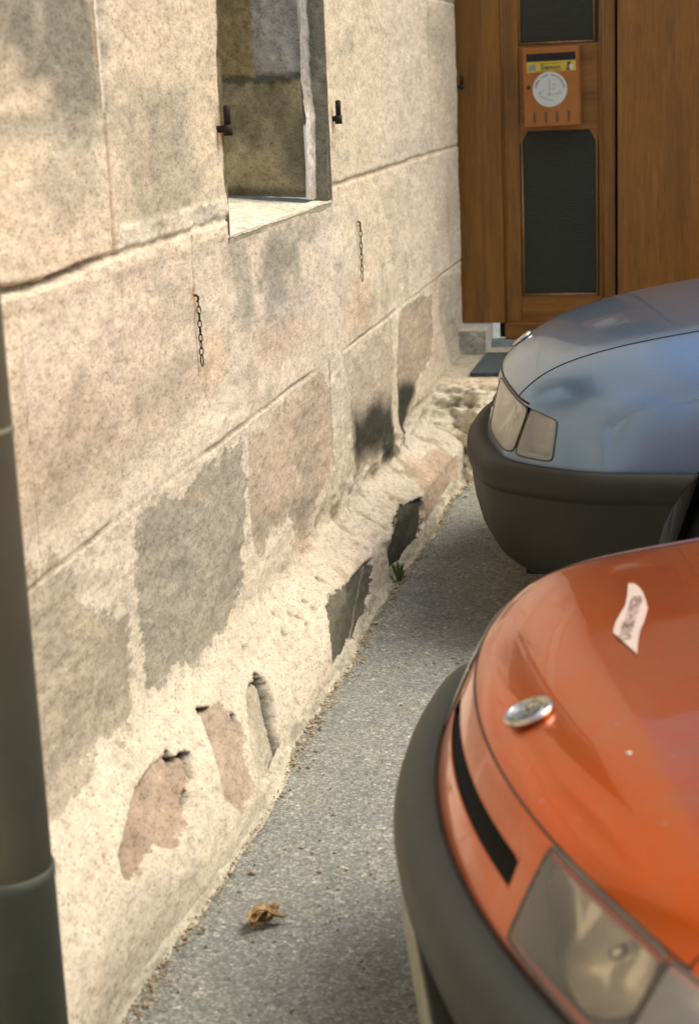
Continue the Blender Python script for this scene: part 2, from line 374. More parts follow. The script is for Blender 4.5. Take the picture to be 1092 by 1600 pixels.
# lower course: exposed stones inside the smeared mortar
sA = paintpoly([(45,915),(112,895),(115,965),(165,945),(212,930),(222,1030),(205,1110),(160,1175),(130,1240),(62,1290)], np.array([.30,.25,.175]), .62, .03, .03, .002, .6)
sB = paintpoly([(213,812),(240,790),(290,742),(345,712),(374,690),(384,760),(387,860),(385,925),(368,970),(330,1010),(285,1050),(235,1105),(222,1040),(212,930)], grey*1.05, .66, .025, .020, .001, .45)
blend(pink, .55*sstep(.0, .05, poly_sdf(Yg, Zg, wp([(290,750),(330,725),(330,790),(290,800)]))+.03*n_md), True)
sC = paintpoly([(386,690),(440,640),(507,580),(520,640),(520,720),(508,755),(495,800),(480,850),(470,862),(455,815),(430,835),(405,872),(392,850),(386,770)], pink*1.12, .62, .022, .016, .001, .4)
blend(grey*.9, .8*sstep(.0, .10, poly_sdf(Yg, Zg, wp([(390,800),(508,740),(492,810),(478,855),(468,862),(455,815),(405,872)]))+.03*n_md)*(sC > -.03), True)
sD = paintpoly([(535,558),(572,528),(610,500),(614,600),(618,700),(606,732),(594,706),(575,722),(558,738),(551,705),(548,640)], np.array([.44,.37,.28]), .6, .03, .014, .001, .5)
blend(dark*.55, 1.0*sstep(-.04, .07, poly_sdf(Yg, Zg, wp([(550,640),(614,610),(618,700),(606,732),(594,706),(575,722),(558,738),(551,705)]))+.05*n_md)*(sD > -.02), True)
sE = paintpoly([(622,490),(645,472),(672,462),(676,520),(672,560),(650,606),(640,640),(631,697),(622,660),(618,560)], pink*.95, .62, .012, .010, .003, .45)
blend(dark*.5, 1.0*sstep(-.03, .04, poly_sdf(Yg, Zg, wp([(620,590),(652,600),(642,640),(631,697),(622,670)]))+.04*n_md)*(sE > -.02), True)
sF = paintpoly([(684,445),(722,425),(724,520),(716,555),(706,572),(694,530),(686,500)], grey*1.7, .5, .015, .02, .002, .6)
# smear streaks above the patches, vertical light mortar strips at the joints
for e, wd, amp, z0_, z1_ in ((4.10, .020, .7, .2, .75), (5.09, .016, .6, .3, .8), (5.22, .03, .55, .3, .75), (6.20, .035, .8, .22, .74), (6.88, .05, .6, .25, .74), (5.30, .02, .5, .77, 1.2), (3.26, .03, .5, .3, .75)):
    mk = sstep(wd, wd*.4, abs(Yg-e+.012*n_md))*sstep(z0_-.02, z0_+.03, Zg)*sstep(z1_+.03, z1_-.02, Zg)
    blend(white*.95, amp*mk); X += .003*mk
# grey streaks on upper faces
def blotch(cx_, cy_, rx, ry, c, op, seed, sh=.5):
    p = surf(cx_, cy_); d = np.hypot((Yg-p[1])/rx, (Zg-p[2])/ry)
    blend(c, op*sstep(1.0, .2, d+sh*fbm(Yg*6, Zg*6, seed)+.25*n_vs+.25*n_hi))
blotch(90, 35, .36, .22, grey*1.0, .95, 41); blotch(20, 10, .3, .12, grey, .7, 42); blotch(120, 120, .16, .14, grey*1.0, .8, 43); blotch(60, 190, .5, .05, grey*1.4, .5, 143)
blotch(255, 240, .36, .26, grey*1.3, .65, 44); blotch(320, 330, .15, .06, grey*1.2, .5, 45); blotch(100, 220, .4, .04, grey*1.4, .4, 46)
blotch(430, 415, .42, .11, grey*1.2, .85, 47, .7); blotch(490, 355, .40, .06, grey*1.2, .5, 48, .7); blotch(380, 430, .15, .15, grey*1.3, .6, 49, .7); blotch(450, 490, .35, .12, np.array([.33,.32,.28]), .55, 50, .8)
blotch(120, 700, .6, .14, np.array([.42,.34,.24]), .5, 51, .8); blotch(260, 640, .3, .12, np.array([.42,.35,.26]), .45, 52, .8); blotch(680, 60, .4, .15, grey*1.6, .5, 53); blotch(700, 330, .4, .2, np.array([.47,.38,.29]), .5, 54)
blotch(560, 480, .4, .12, np.array([.56,.38,.26]), .5, 55, .8); blotch(450, 520, .4, .1, np.array([.58,.42,.30]), .5, 56, .8); blotch(120, 500, .4, .08, cream*1.1, .5, 57); blotch(610, 250, .6, .1, np.array([.50,.44,.36]), .4, 58)
blotch(330, 560, .2, .10, np.array([.66,.47,.27]), .45, 59)
# joints
g1 = abs(Zg-J1); gap1 = sstep(.011, .003, g1+.004*n_hi)
dk = gap1*sstep(3.35, 3.05, Yg); X -= .026*gap1*(.25+.75*sstep(3.4, 3.0, Yg)); blend(dark*.8, .95*dk*sstep(-.5, .1, n_md+.25)); blend(np.array([.40,.30,.2]), .6*gap1*(1-sstep(3.35, 3.05, Yg))*sstep(5.1, 5.3, Yg)+.35*gap1*sstep(4.1, 4.0, Yg))
ledge = sstep(J1+.006, J1-.004, Zg)*sstep(J1-.055-.02*n_md, J1-.03, Zg)*sstep(4.1, 4.0, Yg); blend(white*np.array([1.06,1.0,.90]), .6*ledge*np.clip(.7+1.2*n_md, 0, 1)); X += .004*ledge*(1+n_md)
lump = sstep(.030+.012*n_md, .018, abs(Zg-J1-.026))*sstep(3.2, 3.3, Yg)*sstep(4.12, 4.02, Yg); blend(white*.98, .65*lump*np.clip(.8+1.5*n_md, 0, 1)); X += .006*lump*(.7+.8*n_hi)
g2 = sstep(.0058, .0015, abs(Zg-J2)); br = .25+.75*sstep(-.35, -.1, fbm(Yg*2.3, Zg*.1, 77, 2)); X -= .007*g2*br; blend(np.array([.20,.16,.11]), .72*g2*br)
g3 = sstep(.008, .003, abs(Zg-J0+.004*n_md))*sstep(5.2, 5.4, Yg); X -= .008*g3; blend(white, .7*sstep(J0-.004, J0+.02, Zg)*sstep(5.2, 5.4, Yg))
def vjoint(y, z0_, z1_, wd, dep, c, op):
    k = sstep(wd, wd*.35, abs(Yg-y+.006*n_md*(1+0*Zg)+.003*n_hi))*sstep(z0_-.004, z0_+.004, Zg)*sstep(z1_+.004, z1_-.004, Zg)
    X[:] = X-dep*k; blend(c, op*k)
vjoint(3.235, 1.285, 1.55, .010, .010, np.array([.34,.22,.12]), .75); vjoint(3.235, 1.55, 2.1, .012, .002, white, .85); vjoint(3.215, 1.55, 2.1, .006, .003, np.array([.55,.38,.2]), .5)
vjoint(3.747, .93, 1.262, .006, .012, np.array([.25,.14,.07]), .8); vjoint(2.735, .79, 1.24, .005, .006, np.array([.38,.24,.13]), .7)
vjoint(5.085, .42, .745, .006, .006, np.array([.2,.15,.1]), .7); vjoint(6.12, 1.29, 1.9, .012, .003, np.array([.42,.37,.3]), .5); vjoint(7.14, 1.29, 1.9, .020, .004, np.array([.36,.32,.25]), .6)
vjoint(3.27, 1.0, 1.25, .005, .002, np.array([.55,.35,.2]), .45)
vjoint(4.105, .10, .32, .004, .003, np.array([.42,.36,.28]), .6); vjoint(6.6, .77, 1.27, .015, .002, np.array([.46,.4,.32]), .4); vjoint(7.5, .77, 1.27, .015, .003, np.array([.46,.38,.3]), .5)
# rust runs under the iron fittings
for (px, py, ry) in ((303, 470, .06), (556, 352, .03), (348, 205, .05), (523, 200, .05), (717, 125, .03)):
    p = surf(px, py); blend(rustc, .85*sstep(1, .25, np.hypot((Yg-p[1])/.020, (Zg-p[2])/ry)+.3*n_hi))
# foot of the wall: render, recessed patches where it has fallen off, damp dark stones
foot = sstep(.36, .24, Zg); blend(cream*.80, .6*foot)
blend(np.array([.50,.45,.34]), .75*sstep(.16, .03, Zg+.05*n_lo+.03*n_md)*sstep(4.6, 3.6, Yg))
blend(white*np.array([1.0,.96,.86]), .15*sstep(.07, .02, abs(Zg-.27+.02*n_lo))*sstep(4.4, 3.9, Yg))
blend(np.array([.52,.49,.42]), .45*sstep(4.5, 5.5, Yg)*foot)
P1 = [(184,1335),(200,1280),(212,1235),(240,1195),(262,1178),(268,1190),(285,1182),(298,1180),(303,1215),(296,1250),(290,1290),(272,1328),(245,1325),(218,1350),(212,1378),(192,1375)]
P2 = [(312,1112),(326,1108),(338,1098),(356,1110),(378,1142),(384,1190),(392,1235),(372,1268),(350,1250),(338,1190)]
P3 = [(388,1090),(392,1070),(404,1060),(420,1085),(430,1120),(436,1160),(441,1184),(425,1205),(404,1232),(394,1180)]
s1 = paintpoly(P1, pink*.93, .95, .003, .0035, .012, .25); s2 = paintpoly(P2, pink*.98, .80, .006, .004, .006, .3); s3 = paintpoly(P3, np.array([.43,.38,.28]), .8, .004, .0015, .016, .3)
for ln, wd in (([(404,1060),(418,1072),(428,1105),(434,1150),(442,1184)], .0095), ([(262,1178),(270,1192),(284,1180),(296,1180),(303,1212)], .0055), ([(296,1240),(292,1262)], .005), ([(312,1112),(325,1108)], .005), ([(365,1120),(378,1140)], .004)):
    q = wp(ln); d = np.full(Yg.shape, 9.)
    for (a0, b0), (a1, b1) in zip(q[:-1], q[1:]):
        t = np.clip(((Yg-a0)*(a1-a0)*.25+(Zg-b0)*(b1-b0))/((a1-a0)**2*.25+(b1-b0)**2), 0, 1); d = np.minimum(d, np.hypot(.5*(Yg-a0-t*(a1-a0)), Zg-b0-t*(b1-b0)))
    k = sstep(wd*1.15, wd*.65, d+.003*n_hi+.002*n_md); X -= .045*k; blend(dark*.2, 1.3*k, True)
P4 = [(516,950),(528,925),(545,905),(562,885),(581,872),(583,925),(570,965),(548,1010),(522,1060),(517,1000)]
P5 = [(608,862),(618,825),(632,790),(650,772),(663,772),(668,800),(662,845),(640,892),(612,925)]
P6 = [(640,728),(665,712),(690,705),(716,722),(716,752),(690,790),(668,832),(664,790),(655,760)]
s4 = paintpoly(P4, np.array([.11,.105,.075]), .96, .006, .010, .010, .35); s5 = paintpoly(P5, dark*.65, .98, .006, .010, .020, .2); s6 = paintpoly(P6, np.array([.42,.29,.2]), .7, .01, .015, .006, .5)
blend(np.array([.40,.34,.24]), .8*sstep(.006, .002, abs(Zg-.10-.30*(Yg-4.75)+.004*n_md))*(s4 > 0), True); blend(np.array([.36,.32,.22]), .8*sstep(.008, .002, abs(Zg-.12-.22*(Yg-5.25)+.006*n_md))*(s5 > 0), True)
for (px, py) in ((322,1110),(470,965),(483,975),(446,990),(430,960),(492,950),(560,850),(576,858),(500,905),(478,940),(457,960),(385,1015)):
    p = surf(px, py); k = sstep(1, .5, np.hypot((Yg-p[1])/.018, (Zg-p[2])/.007)+.5*n_hi); X -= .01*k; blend(dark, .6*k, True)
# crumbling render on the far ledge
cr = sstep(4.2, 5.0, Yg)*sstep(.10, .18, Zg)*sstep(.36, .27, Zg); X += cr*(.020*n_md+.012*n_hi); blend(np.array([.30,.23,.13]), .65*cr*sstep(.05, .4, -n_hi+.3*n_vs))
# overall roughness of the surface
rough_ = .0035+.002*(Zg < J2)
X += rough_*n_hi*.8+.006*n_md+.010*n_lo
e_ = sstep(.05, .0, YEND-Yg); X -= .02*e_*e_+.008*e_*n_md
edge = sstep(.02, 0, abs(Yg-WY0))*(Zg > WZ0)+sstep(.02, 0, abs(Yg-WY1))*(Zg > WZ0); X -= .006*edge*(1+n_hi)
# build mesh
ny, nz = Yg.shape
V = np.stack([X, Yg, Zg], -1).reshape(-1, 3)
ii, jj = np.meshgrid(np.arange(ny-1), np.arange(nz-1), indexing='ij')
keep = ~((ii >= iy0) & (ii < iy1) & (jj >= iz0)); ii = ii[keep]; jj = jj[keep]
Fq = np.stack([ii*nz+jj, (ii+1)*nz+jj, (ii+1)*nz+jj+1, ii*nz+jj+1], -1)
def fastmesh(name, V, F, mat, cols=None, parent=None, extra=None):
    me = bpy.data.meshes.new(name); me.vertices.add(len(V)); me.vertices.foreach_set('co', V.astype(np.float32).ravel())
    me.loops.add(F.size); me.loops.foreach_set('vertex_index', F.astype(np.int32).ravel())
    me.polygons.add(len(F)); me.polygons.foreach_set('loop_start', np.arange(len(F), dtype=np.int32)*4)
    me.polygons.foreach_set('use_smooth', np.ones(len(F), bool)); me.update(calc_edges=True); me.validate()
    if cols is not None:
        a = me.attributes.new('albedo', 'FLOAT_COLOR', 'POINT'); c = np.ones((len(V), 4), np.float32); c[:, :3] = np.clip(cols.reshape(-1, 3), .01, .95); a.data.foreach_set('color', c.ravel())
    if extra is not None:
        a = me.attributes.new('patch', 'FLOAT_COLOR', 'POINT'); c = np.ones((len(V), 4), np.float32); c[:, :3] = np.clip(extra[1].reshape(-1, 3), .005, .95); a.data.foreach_set('color', c.ravel())
        a = me.attributes.new('bare', 'FLOAT', 'POINT'); a.data.foreach_set('value', extra[0].astype(np.float32).ravel())
    me.materials.append(mat); o = bpy.data.objects.new(name, me); COL.objects.link(o)
    if parent: o.parent = parent
    return o
wall = empty('stone_wall', (0, YEND, 0), label='weathered sandstone house wall with smeared mortar and a window opening', cat='wall')
def local(o): o.location = (0, -YEND, 0); o.parent = wall; return o
local(fastmesh('wall_face', V, Fq, mat_masonry(True), A, None, (PD, PC)))
def slab(name, quads, colr, parent_local=True):
    """plain masonry sheets (x,y,z corners) for the parts of the wall above, behind and round the corner"""
    vs = []; fs = []
    for q in quads:
        k = len(vs); vs += q; fs.append((k, k+1, k+2, k+3))
    o = fastmesh(name, np.array(vs, float), np.array(fs), M['masonry'], np.tile(np.array(colr), (len(vs), 1)))
    o.data.polygons.foreach_set('use_smooth', [False]*len(fs)); 
    return local(o) if parent_local else o
ZT = 4.2
slab('upper_wall', [[(0, -7, 2.055), (0, WY0, 2.055), (0, WY0, ZT), (0, -7, ZT)], [(0, WY1, 2.055), (0, YEND, 2.055), (0, YEND, ZT), (0, WY1, ZT)], [(0, WY0, 2.6), (0, WY1, 2.6), (0, WY1, ZT), (0, WY0, ZT)],
     [(-.012, -7, .42), (-.012, 2.0, .42), (-.012, 2.0, 2.055), (-.012, -7, 2.055)], [(.15, -7, -.02), (.15, 2.0, -.02), (-.012, 2.0, .42), (-.012, -7, .42)],
     [(-.02, YEND, -.05), (-.5, YEND, -.05), (-.5, YEND, ZT), (-.0, YEND, ZT)], [(0, -7, ZT), (0, YEND, ZT), (-.6, YEND, ZT), (-.6, -7, ZT)], [(0, -7, 0), (-.6, -7, 0), (-.6, -7, ZT), (0, -7, ZT)]], (.56,.47,.35))

def patch(name, P00, P10, P11, P01, nu, nv, nrm, amp, colf, par=True, seed=0, scale=9):
    u, v = np.meshgrid(np.linspace(0, 1, nu), np.linspace(0, 1, nv), indexing='ij')
    P = ((1-u)*(1-v))[..., None]*np.array(P00)+(u*(1-v))[..., None]*np.array(P10)+(u*v)[..., None]*np.array(P11)+((1-u)*v)[..., None]*np.array(P01)
    a = np.linalg.norm(np.array(P10)-np.array(P00)); b = np.linalg.norm(np.array(P01)-np.array(P00))
    n = fbm(u*a*scale+seed, v*b*scale+seed*2, 90+seed, 5); n2 = fbm(u*a*scale*5+seed, v*b*scale*5, 95+seed, 4)
    P = P+(amp*(n+.4*n2))[..., None]*np.array(nrm)
    c = colf(u, v, n, n2)
    i, j = np.meshgrid(np.arange(nu-1), np.arange(nv-1), indexing='ij'); F = np.stack([i*nv+j, (i+1)*nv+j, (i+1)*nv+j+1, i*nv+j+1], -1).reshape(-1, 4)
    o = fastmesh(name, P.reshape(-1, 3), F, M['masonry'], c)
    return local(o) if par else o
def mixn(a, b, m): m = np.clip(m, 0, 1)[..., None]; return np.array(a)*(1-m)+np.array(b)*m
# window recess: rebate, reveal stones, sill
RX = -.045; JY = 5.095; DX = -.48; ZW = 2.6
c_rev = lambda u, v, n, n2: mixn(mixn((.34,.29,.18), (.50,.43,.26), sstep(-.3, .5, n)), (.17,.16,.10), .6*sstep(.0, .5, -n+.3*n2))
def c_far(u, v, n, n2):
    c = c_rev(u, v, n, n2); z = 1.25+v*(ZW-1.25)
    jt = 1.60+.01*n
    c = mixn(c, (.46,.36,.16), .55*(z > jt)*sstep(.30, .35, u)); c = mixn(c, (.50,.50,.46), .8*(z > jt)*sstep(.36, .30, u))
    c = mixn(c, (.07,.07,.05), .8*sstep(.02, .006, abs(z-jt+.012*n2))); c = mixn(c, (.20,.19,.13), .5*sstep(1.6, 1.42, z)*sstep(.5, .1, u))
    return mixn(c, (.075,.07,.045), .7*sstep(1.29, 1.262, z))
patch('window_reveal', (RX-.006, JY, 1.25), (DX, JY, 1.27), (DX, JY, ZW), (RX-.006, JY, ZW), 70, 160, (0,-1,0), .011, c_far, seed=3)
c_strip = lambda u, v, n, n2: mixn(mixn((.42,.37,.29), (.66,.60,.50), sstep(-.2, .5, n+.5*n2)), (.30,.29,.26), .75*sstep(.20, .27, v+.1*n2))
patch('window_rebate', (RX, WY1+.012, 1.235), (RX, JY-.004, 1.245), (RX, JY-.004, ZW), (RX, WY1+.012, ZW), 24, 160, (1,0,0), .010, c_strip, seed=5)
patch('window_rebate', (.002, WY1-.001, 1.228), (RX-.01, WY1-.001, 1.23), (RX-.01, WY1-.001, ZW), (.002, WY1-.001, ZW), 10, 160, (0,-1,0), .005, lambda u, v, n, n2: mixn((.26,.25,.19), (.36,.33,.25), sstep(0, .4, n)), seed=7)
patch('window_reveal', (.0, WY0+.001, 1.23), (DX, WY0+.001, 1.27), (DX, WY0+.001, ZW), (0, WY0+.001, ZW), 30, 60, (0,1,0), .005, c_rev, seed=9)
patch('window_lintel', (.0, WY0, ZW), (.0, WY1, ZW), (DX, WY1, ZW), (DX, WY0, ZW), 12, 12, (0,0,-1), .004, c_rev, seed=11)
c_sill = lambda u, v, n, n2: mixn(mixn((.66,.62,.48), (.78,.73,.58), sstep(-.3, .4, n)), (.42,.38,.27), .5*sstep(.2, .6, n2+n*.5)+.4*sstep(.04, .0, v))
sill = patch('window_sill', (.003, WY0-.01, 1.227), (.003, WY1+.0, 1.227), (DX, WY1, 1.272), (DX, WY0-.01, 1.272), 120, 60, (0,0,1), .0035, c_sill, seed=13)
patch('window_sill', (.003, WY0-.01, 1.227), (.003, WY1, 1.227), (-.004, WY1, 1.208), (-.004, WY0-.01, 1.208), 60, 6, (1,0,0), .003, lambda u, v, n, n2: mixn((.56,.50,.36), (.44,.40,.29), sstep(-.2, .4, n)), seed=15)
fr = bmesh.new(); fx = DX+.03
for q in ((fx, fx+.05, WY0, WY0+.06, 1.27, ZW), (fx, fx+.05, JY-.06, JY, 1.27, ZW), (fx, fx+.05, WY0+.06, JY-.06, 1.27, 1.34), (fx, fx+.05, 4.52, 4.60, 1.34, ZW)): box(fr, *q, .003)
wf = bmobj('window_frame', fr, M['frame_w']); local(wf)
wg = boxobj('pane', fx+.018, fx+.026, WY0+.05, JY-.05, 1.33, ZW, M['glass'], None, 0); local(wg)
# shutter pintles
def pintle(p, s=1.0, dy=-.0):
    x, y, z = p
    V, F = [], []
    def add(d): 
        o = len(V); V.extend(d[0]); F.extend(tuple(i+o for i in q) for q in d[1])
    add(tube_data([(-.03, y, z), (.006, y, z), (.018, y, z)], .0085*s, 8))
    add(tube_data([(.019, y, z-.016*s), (.019, y, z+.010*s)], .0115*s, 12)); add(tube_data([(.019, y, z+.008*s), (.019, y, z+.052*s), (.019, y, z+.056*s)], [.0085*s, .0085*s, .005*s], 10))
    o = meshobj('shutter_hinge', V, F, M['iron']); return local(o)
pintle((0, 4.035, 1.49)); pintle((0, 5.275, 1.475)); pintle((0, 7.91, 1.535), .9)

# ------------------------------------------------------------------ chains
def chain(y, z0, z1, n, label):
    e = empty('wall_chain', (float(plinth(y, z1))+.005, y, z0), label=label, cat='chain', group='short iron chains hanging on the stone wall')
    V, F = tube_data([(-.03, 0, 0), (.002, 0, 0), (.005, 0, -.003), (.005, 0, -.010), (.001, 0, -.014)], .0032, 8)
    meshobj('hook', V, F, M['rust'], e)
    L_ = (z0-z1-.012)/n
    for k in range(n):
        last = k == n-1; hl = L_*.62 if not last else L_*.85; hw = .0042 if not last else .0062
        zc = -.010-L_*(k+.5)-(L_*.3 if last else 0); ang = math.radians(25 if k % 2 else -60)+random.uniform(-.3, .3)
        pts = []
        for a in range(16):
            t = 2*math.pi*a/16; d = math.cos(t)*hw; h = math.sin(t)*hl
            pts.append((.005+d*math.cos(ang), d*math.sin(ang)+random.uniform(-.0004, .0004), zc+h))
        meshobj('link', *tube_data(pts, .0015, 6, True), M['iron'] if k > 1 else M['rust'], e)
chain(3.742, 1.128, .972, 9, 'rusty iron chain hanging in the crack below left of the window')
chain(5.583, 1.132, .945, 9, 'thin dark chain hanging on the wall to the right of the window')

# ------------------------------------------------------------------ drain pipe
def circ_pipe(name, x, y, r, z0, z1, mat, par, n=40, wob=0):
    return lathe(name, [(r, z0), (r, (z0+z1)/2), (r, z1)], mat, par, n)
pr = onX(75, 1310, .17)
dp = empty('drain_pipe', (.17, 2.122, 0), label='grey brown rain drain pipe with a green iron stand pipe at the left edge', cat='pipe')
circ_pipe('pipe', 0, 0, .0665, .40, 4.2, M['pipe_up'], dp)
lathe('stand_pipe', [(.0685, -.02), (.0685, .482), (.0700, .485), (.0700, .500), (.067, .502)], M['pipe_lo'], dp, 40)
lathe('pipe_bead', [(.066, 1.146), (.0690, 1.148), (.0690, 1.155), (.066, 1.157)], M['pipe_up'], dp, 40)

# ------------------------------------------------------------------ ground
def gz(x, y): return .004*fbm(x*2.2, y*2.2, 61, 3)+.0022*fbm(x*16, y*16, 71, 4)
gx = np.concatenate([[-40, -10, -2, -.3], np.arange(0, 1.6, .010), np.arange(1.6, 4, .1), [6, 12, 30, 60]]); gy = np.concatenate([[-60, -20, -5, 0, 1.0], np.arange(1.6, 7.2, .012), np.arange(7.2, 9, .1), [12, 25, 60]])
GX, GY = np.meshgrid(gx, gy, indexing='ij'); inn = (GX > -.2) & (GX < 3.9) & (GY > 1.2) & (GY < 8.5)
GZ = np.where(inn, gz(GX, GY), 0.)
GZ += inn*.012*sstep(.215, .15, GX+.02*fbm(GY*6, GX*0, 5))
a, b = GX.shape; i, j = np.meshgrid(np.arange(a-1), np.arange(b-1), indexing='ij')
gm = fastmesh('ground', np.stack([GX, GY, GZ], -1).reshape(-1, 3), np.stack([i*b+j, (i+1)*b+j, (i+1)*b+j+1, i*b+j+1], -1).reshape(-1, 4), M['asphalt']); prop(gm, kind='structure')
# grit gathered along the foot of the wall
V = []; F = []
ico = [(0,0,1),(.89,0,.45),(.28,.85,.45),(-.72,.53,.45),(-.72,-.53,.45),(.28,-.85,.45),(.72,.53,-.45),(-.28,.85,-.45),(-.89,0,-.45),(-.28,-.85,-.45),(.72,-.53,-.45),(0,0,-1)]
icf = [(0,1,2),(0,2,3),(0,3,4),(0,4,5),(0,5,1),(1,6,2),(2,7,3),(3,8,4),(4,9,5),(5,10,1),(2,6,7),(3,7,8),(4,8,9),(5,9,10),(1,10,6),(6,11,7),(7,11,8),(8,11,9),(9,11,10),(10,11,6)]
for k in range(5200):
    y = 2.2+4.4*random.random()**1.2; x = .172+abs(random.gauss(0, .022)) if random.random() < .6 else random.uniform(.18, 1.5)
    r = random.choice([.0012, .0016, .002, .0026, .0038]) if random.random() < .97 else random.uniform(.005, .008)
    o = len(V); sx, sy, sz = [r*random.uniform(.7, 1.3) for _ in range(3)]
    z = .004 if x > .22 else .012
    for p in ico: V.append((x+p[0]*sx, y+p[1]*sy, z+p[2]*sz*.7))
    F += [tuple(q+o for q in f) for f in icf]
gr = meshobj('grit', V, F, M['grit'], None, False); prop(gr, 'pale sand and grit scattered on the asphalt along the wall foot', 'grit', kind='stuff')
# mortar crumbs fillet along the wall foot
V = []; F = []; fy = np.arange(2.2, 6.7, .012); fu = np.linspace(0, 1, 7); FY, FU = np.meshgrid(fy, fu, indexing='ij')
wv = .012+.016*(.5+fbm(FY*5, FY*0, 8, 4)); bx = plinth(FY, .02*np.ones_like(FY))-.01
FX = bx+FU*(wv+.012); FZ = (1-FU)**1.6*(.022+.02*(.5+fbm(FY*9, FU, 9, 4)))+.004*fbm(FY*60, FU*6, 12, 3)*(1-FU)-.004*(FU > .95)+.009
a, b = FX.shape; i, j = np.meshgrid(np.arange(a-1), np.arange(b-1), indexing='ij')
colf = mixn((.50,.46,.35), (.30,.27,.2), sstep(-.2, .5, fbm(FY*12, FU*3, 14, 4)))
fl = fastmesh('mortar_fillet', np.stack([FX, FY, FZ], -1).reshape(-1, 3), np.stack([i*b+j, (i+1)*b+j, (i+1)*b+j+1, i*b+j+1], -1).reshape(-1, 4), M['masonry'], colf); local(fl)

# ------------------------------------------------------------------ entrance step, rubble face, grate
LZ = .325
st = empty('entrance_step', (0, 8.05, 0), label='stone landing with rough rubble front below the wooden door', cat='step')
def stl(o): o.parent = st; o.location = (0, -8.05, 0); return o
u, v = np.meshgrid(np.linspace(0, 1, 240), np.linspace(0, 1, 90), indexing='ij')     # rubble front from the landing edge down to the ground
XX = -.03+u*2.75; YY = 7.17-.60*v**.85*(1-.15*np.sin(u*40)); ZZ = LZ*(1-v**1.5)-.01*v
n = fbm(XX*9, v*6, 201, 5); n2 = fbm(XX*30, v*22, 205, 4); v3 = fbm(XX*5, v*3, 207, 3)
YY -= .055*n+.022*n2; ZZ += (.05*n+.02*n2+.03*v3)*np.sin(np.pi*np.clip(v, 0, 1))
cc = mixn((.66,.60,.46), (.42,.38,.28), sstep(.0, .5, n2)); cc = mixn(cc, (.16,.14,.09), .8*sstep(.25, .6, -n-.5*n2)); cc = mixn(cc, (.62,.44,.28), .6*sstep(.2, .05, v)*sstep(-.2, .4, n))
a, b = XX.shape; i, j = np.meshgrid(np.arange(a-1), np.arange(b-1), indexing='ij'); FQ = np.stack([i*b+j, (i+1)*b+j, (i+1)*b+j+1, i*b+j+1], -1).reshape(-1, 4)
stl(fastmesh('rubble_face', np.stack([XX, YY, ZZ], -1).reshape(-1, 3), FQ[:, ::-1], M['masonry'], cc))
patch_o = patch('landing', (-.03, 7.15, LZ), (2.72, 7.15, LZ), (2.72, 8.06, LZ), (-.03, 8.06, LZ), 160, 60, (0,0,1), .004, lambda u, v, n, n2: mixn((.50,.45,.34), (.36,.33,.25), sstep(-.2, .4, n+n2*.5)), par=False, seed=21); stl(patch_o)
sb = patch('side_block', (-.02, 7.775, LZ-.01), (.122, 7.775, LZ-.01), (.122, 7.775, .436), (-.02, 7.775, .436), 30, 24, (0,-1,0), .006, lambda u, v, n, n2: mixn((.60,.57,.46), (.42,.40,.32), sstep(-.2, .4, n+n2*.5)), par=False, seed=23); stl(sb)
sb = boxobj('side_block', -.02, .120, 7.779, 8.04, LZ-.02, .434, M['concrete'], None, .004); stl(sb)
sb = boxobj('threshold', .122, 2.7, 7.995, 8.06, LZ-.01, .358, simple('threshold_stone', (.27,.32,.33), .8, 0, .2, 30, .3), None, .003); stl(sb)
gt = empty('door_grate', (.135, 7.2, LZ), label='blue grey ribbed metal scraper mat on the landing', cat='mat')
bm = bmesh.new()
x = .0
while x < .62:
    box(bm, x, x+.006, 0, .54, .004, .014, 0); x += .0125
bmobj('ribs', bm, M['zinc'], gt)
bm = bmesh.new(); box(bm, 0, .625, -.006, .0, .002, .016); box(bm, 0, .625, .54, .546, .002, .016); box(bm, -.006, 0, -.006, .546, .002, .016); box(bm, 0, .625, 0, .54, .001, .003); bmobj('tray', bm, simple('tray', (.05,.065,.07), .6, .2, .2, 20, .1), gt)

# ------------------------------------------------------------------ the door
DY = 8.05
door = empty('wooden_door', (0, DY, .43), label='brown oak entrance door with narrow dark ribbed glass panels', cat='door')
def dl(o): o.parent = door; o.location = (0, -DY, -.43); return o
def dbox(name, x0, x1, y0, y1, z0, z1, mat, bev=.003): return dl(boxobj(name, x0, x1, DY-y1, DY-y0, z0, z1, mat, None, bev))
ZD = 2.55
dbox('frame_post', -.06, .181, -.04, .030, .437, ZD, M['wood2'])            # left fixed board
dbox('stile', .183, .262, -.03, .012, .437, ZD, M['wood'])
dbox('bottom_rail', .183, .712, -.03, .045, .360, .437, M['wood_h'], .006)
dbox('bottom_rail', .262, .627, -.03, .008, .437, .560, M['wood_h'])
dbox('stile', .627, .700, -.03, .022, .437, ZD, M['wood'], .006)
dbox('middle_rail', .262, .627, -.03, .006, 1.322, 1.705, M['wood_h'])
dbox('frame_post', .712, 2.70, -.03, .034, .360, ZD, M['wood2'])
dbox('gap_backing', .15, .80, -.05, -.028, .36, ZD, M['dark'])
def prism(name, poly, y0, y1, mat):
    bm = bmesh.new(); a = [bm.verts.new((x, DY-y0, z)) for x, z in poly]; b = [bm.verts.new((x, DY-y1, z)) for x, z in poly]; n = len(poly)
    bm.faces.new(a); bm.faces.new(b[::-1])
    for i in range(n): bm.faces.new((a[i], b[i], b[(i+1) % n], a[(i+1) % n]))
    bmesh.ops.recalc_face_normals(bm, faces=bm.faces); return dl(bmobj(name, bm, mat))
prism('glass_panel', [(.262, .562), (.627, .562), (.627, 1.325), (.262, 1.325)], -.012, -.002, M['pane'])
prism('glass_panel', [(.262, 1.705), (.627, 1.705), (.627, ZD), (.262, ZD)], -.012, -.002, M['pane'])
